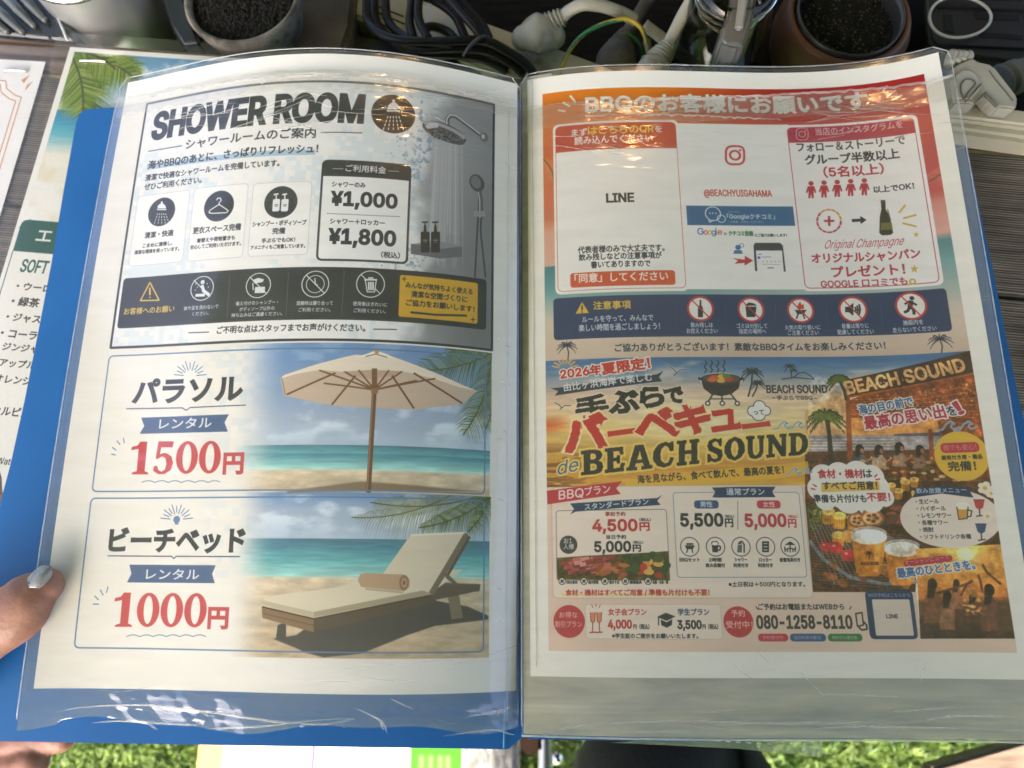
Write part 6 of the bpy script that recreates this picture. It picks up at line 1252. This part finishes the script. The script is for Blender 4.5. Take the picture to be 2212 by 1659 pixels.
link('sleeve', me, None, ew); tube('lug', pxpath(c4([(1405, 410, -20), (1430, 520, -26), (1440, 610, -32)])), 2.1, mat('lug_sleeve', (.2, .17, .12), .5), ew, 3)
gw = tube('green_wire', pxpath(c4([(1030, 420, -44), (1100, 370, -40), (1200, 355, -38), (1290, 400, -40), (1350, 500, -44), (1370, 640, -50)])), 1.3, M_g, None, 6); tag(gw, 'thin dark green wire curling over the grey connector', 'wire')
plug('dusty grey connector in shadow behind the right page', c4([(1080, 720, -44), (1100, 600, -42), (1130, 500, -44)]), 0, c4([(1140, 470, -44), (1180, 400, -42), (1220, 330, -42)]), c4([(1210, 330, -42), (1270, 230, -38), (1340, 120, -34), (1440, -40, -30)]), [12, 12, 9], 4.0, noisy('dust_grey', (.07, .06, .05), (.11, .10, .085), .8, 50), name='connector')
# plug on the right strip
pr = thing('plug', 'big angular cream plug with moulded outline resting on the right power strip', 'plug')
def c6(L, z): return [at(1942.1+x*.1985, y*.1985, z) for x, y in L]
prism('body', c6([(560, 760), (640, 690), (790, 625), (830, 640), (870, 665), (990, 690), (1060, 740), (1290, 1040), (1298, 1090), (1275, 1180), (1080, 1160), (1000, 1100), (930, 1015), (830, 1130), (600, 1120)], 15), 6, M_wh, pr, 3, 4)
prism('face', c6([(600, 800), (680, 745), (780, 740), (860, 800), (930, 920), (900, 1010), (820, 1090), (640, 1090), (600, 1000)], 15.8), 12, noisy('plug_face', (.34, .34, .29), (.42, .41, .36), .5, 60, dirt=(.2, .14, .08)), pr, 1.4, 3)
M_grv = mat('groove', (.10, .095, .08), .7)
arc = [(700+0, 1075), (670, 980), (680, 910), (730, 862), (790, 868), (828, 905), (800, 950), (750, 1010), (712, 1070)]
tube('emblem', c6(arc, 16), .45, M_grv, pr, 5, 6); tube('emblem', c6([(720, 1110), (890, 915)], 16), .45, M_grv, pr, 1, 6); tube('emblem', c6([(830, 1130), (930, 1020), (1060, 1160)], 16), .9, M_grv, pr, 1, 6)
tube('seam', c6([(980, 770), (1060, 880), (1160, 1000), (1240, 1100)], 15.1), .3, M_grv, pr, 3, 6)
for i in range(4): tube('rib', c6([(545+i*64, 700-i*14), (560+i*62, 640-i*8), (590+i*62, 575+i*8)], 14-i*.5), 2.6, M_wh, pr, 3, 10)
hs = tube('ribbed_hose', c6([(1090, 900), (1200, 860), (1420, 800), (1700, 760)], -20), 9*(1+.10*np.sign(np.sin(np.arange(60)*2.2))), noisy('grey_hose', (.10, .105, .11), (.16, .165, .17), .6, 80), None, 20); tag(hs, 'grey corrugated hose behind the angular cream plug', 'hose')
# rubber ring on the crate
cr = thing('crate', 'black plastic crate with slots at the upper right corner', 'crate')
zc = -30
prism('body', c6([(295, -300), (300, 260), (318, 400), (360, 480), (430, 530), (620, 600), (1000, 650), (1700, 720), (1700, -300)], zc), ZB, M_blk2, cr, 3, 3)
M_slot = mat('slot_black', (.001, .001, .001), .9)
for q in ([(485, 150), (575, 160), (600, 360), (500, 340)], [(820, 145), (1300, 165), (1310, 225), (840, 205)], [(860, 350), (1340, 380), (1335, 430), (880, 400)], [(900, -60), (1330, -40), (1330, 10), (900, 0)]): prism('slot', c6(q, zc+.3), zc-.5, M_slot, cr, 0)
for q in ([(440, 60), (1500, 100), (1500, 112), (440, 70)], [(440, 470), (1500, 520), (1500, 530), (450, 482)]): prism('ridge', c6(q, zc+1.6), zc-.5, M_blk2, cr, .4)
rg = tube('rubber_band', [(lambda a: at(1942.1+(648+335*math.cos(a)+18*math.cos(2*a))*.1985, (188+222*math.sin(a)-20*math.sin(2*a)+40*math.cos(a)*math.sin(a))*.1985, zc+3))(a) for a in np.linspace(0, 6.283, 24, endpoint=False)], .8, noisy('white_rubber', (.40, .39, .33), (.46, .45, .39), .5, 90), None, 4, 10, closed=True); tag(rg, 'white rubber band lying in an oval on the black crate', 'rubber band')
# planter with soil
def c5(x, y, z): return at(1448.4+x*.248, y*.248, z)
M_terra = noisy('brown_glaze', (.08, .032, .014), (.15, .06, .028), .5, 18, 6, .2, .001, (1, 1, 3)); M_soil = noisy('dark_soil', (.003, .0025, .002), (.008, .007, .005), .95, 200, 6, 1, .003)
pl = thing('planter', 'round brown pot holding a black liner of dark speckled soil', 'planter')
pc = at(1835, 32, -20); Rp = np.linalg.norm(at(1835+140, 32, -20)-pc)
lathe('pot', pc, [(Rp*.85, -42), (Rp*1.0, -30), (Rp*1.06, -18), (Rp*1.04, -8), (Rp*.96, -1), (Rp*.92, 1.5), (Rp*.86, 1), (Rp*.82, -6)], M_terra, pl, 72)
lathe('liner', pc, [(Rp*.83, -2), (Rp*.825, 3), (Rp*.80, 3.4), (Rp*.785, -2), (Rp*.75, -14)], mat('black_liner', (.03, .03, .03), .35), pl, 72)
lathe('soil', pc, [(Rp*.82, -11), (Rp*.6, -9), (Rp*.3, -10), (.1, -9)], M_soil, pl, 72)
def crumbs(name, c, R, z, n, m, par, seed, smin=.3, smax=1.0, half=None):
    r = np.random.default_rng(seed); V, F = [], []
    for i in range(n):
        a, d = r.uniform(0, 6.283), R*math.sqrt(r.uniform(0, 1)); x, y = c[0]+d*math.cos(a), c[1]+d*math.sin(a); s = r.uniform(smin, smax); o = len(V)
        q = r.normal(0, 1, (6, 3)); q = np.array([(1, 0, 0), (-1, 0, 0), (0, 1, 0), (0, -1, 0), (0, 0, 1), (0, 0, -1)])*s*r.uniform(.6, 1.3, (6, 1)); V += list(q+np.array([x, y, c[2]+z+r.uniform(-.5, 1.)]))
        F += [(o+a_, o+b_, o+c_) for a_, b_, c_ in ((0, 2, 4), (2, 1, 4), (1, 3, 4), (3, 0, 4), (2, 0, 5), (1, 2, 5), (3, 1, 5), (0, 3, 5))]
    o = link(name, mesh(V, F), m, par, False); o['kind'] = 'stuff'; return o
crumbs('perlite', pc, Rp*.74, -9, 420, mat('perlite', (.12, .105, .07), .9), pl, 3, .25, .75); crumbs('soil_crumb', pc, Rp*.78, -9.5, 1800, M_soil, pl, 4, .5, 1.6)
# soil pot at the left
M_old = noisy('mossy_stone', (.045, .04, .03), (.26, .24, .20), .85, 55, 8, 1, .002, dirt=(.025, .02, .014), dscale=110)
pp = thing('planter', 'weathered stone pot of dark soil behind the drinks menu', 'planter')
qc = at(522, -12, -6); Rq = np.linalg.norm(at(522+112, -12, -6)-qc)
lathe('pot', qc, [(Rq*.78, -55), (Rq*.96, -20), (Rq*1.08, -9), (Rq*1.13, -2), (Rq*1.10, .6), (Rq*1.03, 0), (Rq*1.0, -5)], M_old, pp, 72)
lathe('soil', qc, [(Rq*1.01, -5), (Rq*.6, -3.5), (Rq*.3, -4.5), (.1, -4)], M_soil, pp, 72); M_cr = noisy('soil_grey', (.005, .0045, .004), (.028, .025, .022), .95, 300); crumbs('soil_crumb', qc, Rq*.97, -4, 2600, M_cr, pp, 5, .4, 1.3)
ds = prism('stone_slab', [at(*q, -30) for q in ((615, -40), (770, -40), (760, 60), (735, 125), (560, 125), (590, 60))], ZB, noisy('dirty_slab', (.055, .045, .035), (.10, .085, .065), .8, 30, 8, .4, .001, dirt=(.10, .045, .025), dscale=40), None, 3, 3); tag(ds, 'dirty brownish stone slab between the soil pot and the cables', 'slab')
# stainless canister, dark box, clear plastic tray at the upper left
M_ss = noisy('brushed_steel', (.50, .52, .53), (.58, .60, .61), .34, 20, 2, .03, .0003, metallic=.75)
cs = thing('canister', 'shiny stainless steel canister with rolled rim at the upper left', 'canister')
k0 = at(160, -98, 10); Rk = np.linalg.norm(at(160+118, -98, 10)-k0)
lathe('body', k0, [(Rk*.97, -72), (Rk, -40), (Rk, -3)], M_ss, cs, 96); lathe('rim', k0, [(Rk*1.0, -3), (Rk*1.03, -1.5), (Rk*1.02, 1), (Rk*.97, 1.4), (Rk*.94, 0), (Rk*.94, -40), (.1, -42)], mat('rolled_steel', (.7, .71, .72), .12, Metallic=1.), cs, 96)
tube('seam', [k0+np.array([Rk*1.003*math.cos(a), Rk*1.003*math.sin(a), z]) for a, z in ((-1.16, -4), (-1.16, -30), (-1.16, -70))], .3, mat('seam_steel', (.25, .26, .27), .3, Metallic=1.), cs, 2, 6)
bx = prism('dark_box', [at(*q, -9) for q in ((337, -40), (385, -40), (432, 92), (392, 96), (370, 60))], ZB, mat('dark_box_paint', (.02, .024, .03), .35), None, 2, 3); tag(bx, 'narrow dark grey box standing between the canister and the soil pot', 'box')
M_tray = film('tray_plastic', .62, (.10, .115, .12), .12, .05, 20., (1, 1, 1), 1.0)
tr = thing('plastic_tray', 'smoky clear plastic tray with slanted finger ribs at the top left corner', 'tray')
prism('wall', [at(*q, -10) for q in ((-60, -60), (98, -60), (166, 88), (100, 84), (-60, 68))], ZB+2, M_tray, tr, 3, 3)
M_rib = noisy('rib_plastic', (.06, .07, .075), (.12, .13, .135), .15, 20, 2, 0)
for a, b in (((-22, 5), (52, 72)), ((8, -12), (76, 58)), ((38, -20), (100, 46)), ((-50, 20), (20, 70))): tube('rib', [at(*a, -8), at((a[0]+b[0])/2, (a[1]+b[1])/2, -7), at(*b, -8)], [3.4, 3.2, 1.6], M_rib, tr, 6, 14)
tube('rim', [at(78, -60, -9), at(112, 10, -9), at(146, 86, -9)], .8, mat('tray_edge', (.5, .53, .54), .15), tr, 4)
# glass carafe
M_glass = mat('carafe_glass', (.80, .83, .81), .04, Transmission_Weight=1.0, IOR=1.42)
cf = thing('carafe', 'clear glass carafe with a flat plastic handle near the top edge', 'carafe')
gc = at(1588, -22, 8); Rg = np.linalg.norm(at(1588+102, -22, 8)-gc)
lathe('glass', gc, [(.1, -69), (Rg*.9, -68), (Rg*1.0, -50), (Rg*1.0, -20), (Rg*.86, 0), (Rg*.80, 8), (Rg*.77, 8), (Rg*.83, -1), (Rg*.96, -21), (Rg*.96, -49), (Rg*.87, -65), (.1, -66)], M_glass, cf, 80)
for k in range(3): V, F = loft(np.array([gc+np.array([Rg*(.88-.1*k)*math.cos(a), Rg*(.88-.1*k)*math.sin(a), 2-k*7]) for a in np.linspace(0, 6.283, 60, endpoint=False)]), .9, 8, 1., True); link('rim', mesh(V, F), M_glass, cf)
prism('handle', [at(*q, 16) for q in ((1585, -30), (1640, -30), (1632, 20), (1613, 88), (1602, 100), (1570, 97), (1556, 84), (1560, 50), (1572, 40), (1575, 0))], -20, mat('smoky_plastic', (.16, .165, .155), .2, Transmission_Weight=.4), cf, 3, 3)
prism('handle_rib', [at(*q, 18) for q in ((1600, -30), (1622, -30), (1606, 60), (1588, 60))], 14, mat('smoky_rib', (.3, .3, .28), .2), cf, 1, 2)

V, F = blob([(-10, -600, -190), (-20, -590, 60), (-20, -560, 300)], [185, 205, 200], 1.0, 30); link('unseen_torso', mesh(V, F), noisy('dark_shirt', (.03, .032, .04), (.05, .052, .06), .9, 60), hand)  # unseen torso and head of the person, placed to block front sky light
V, F = blob([(20, -520, 450), (10, -490, 540)], [62, 92], 1.0, 26); link('head', mesh(V, F), M_skin, hand)
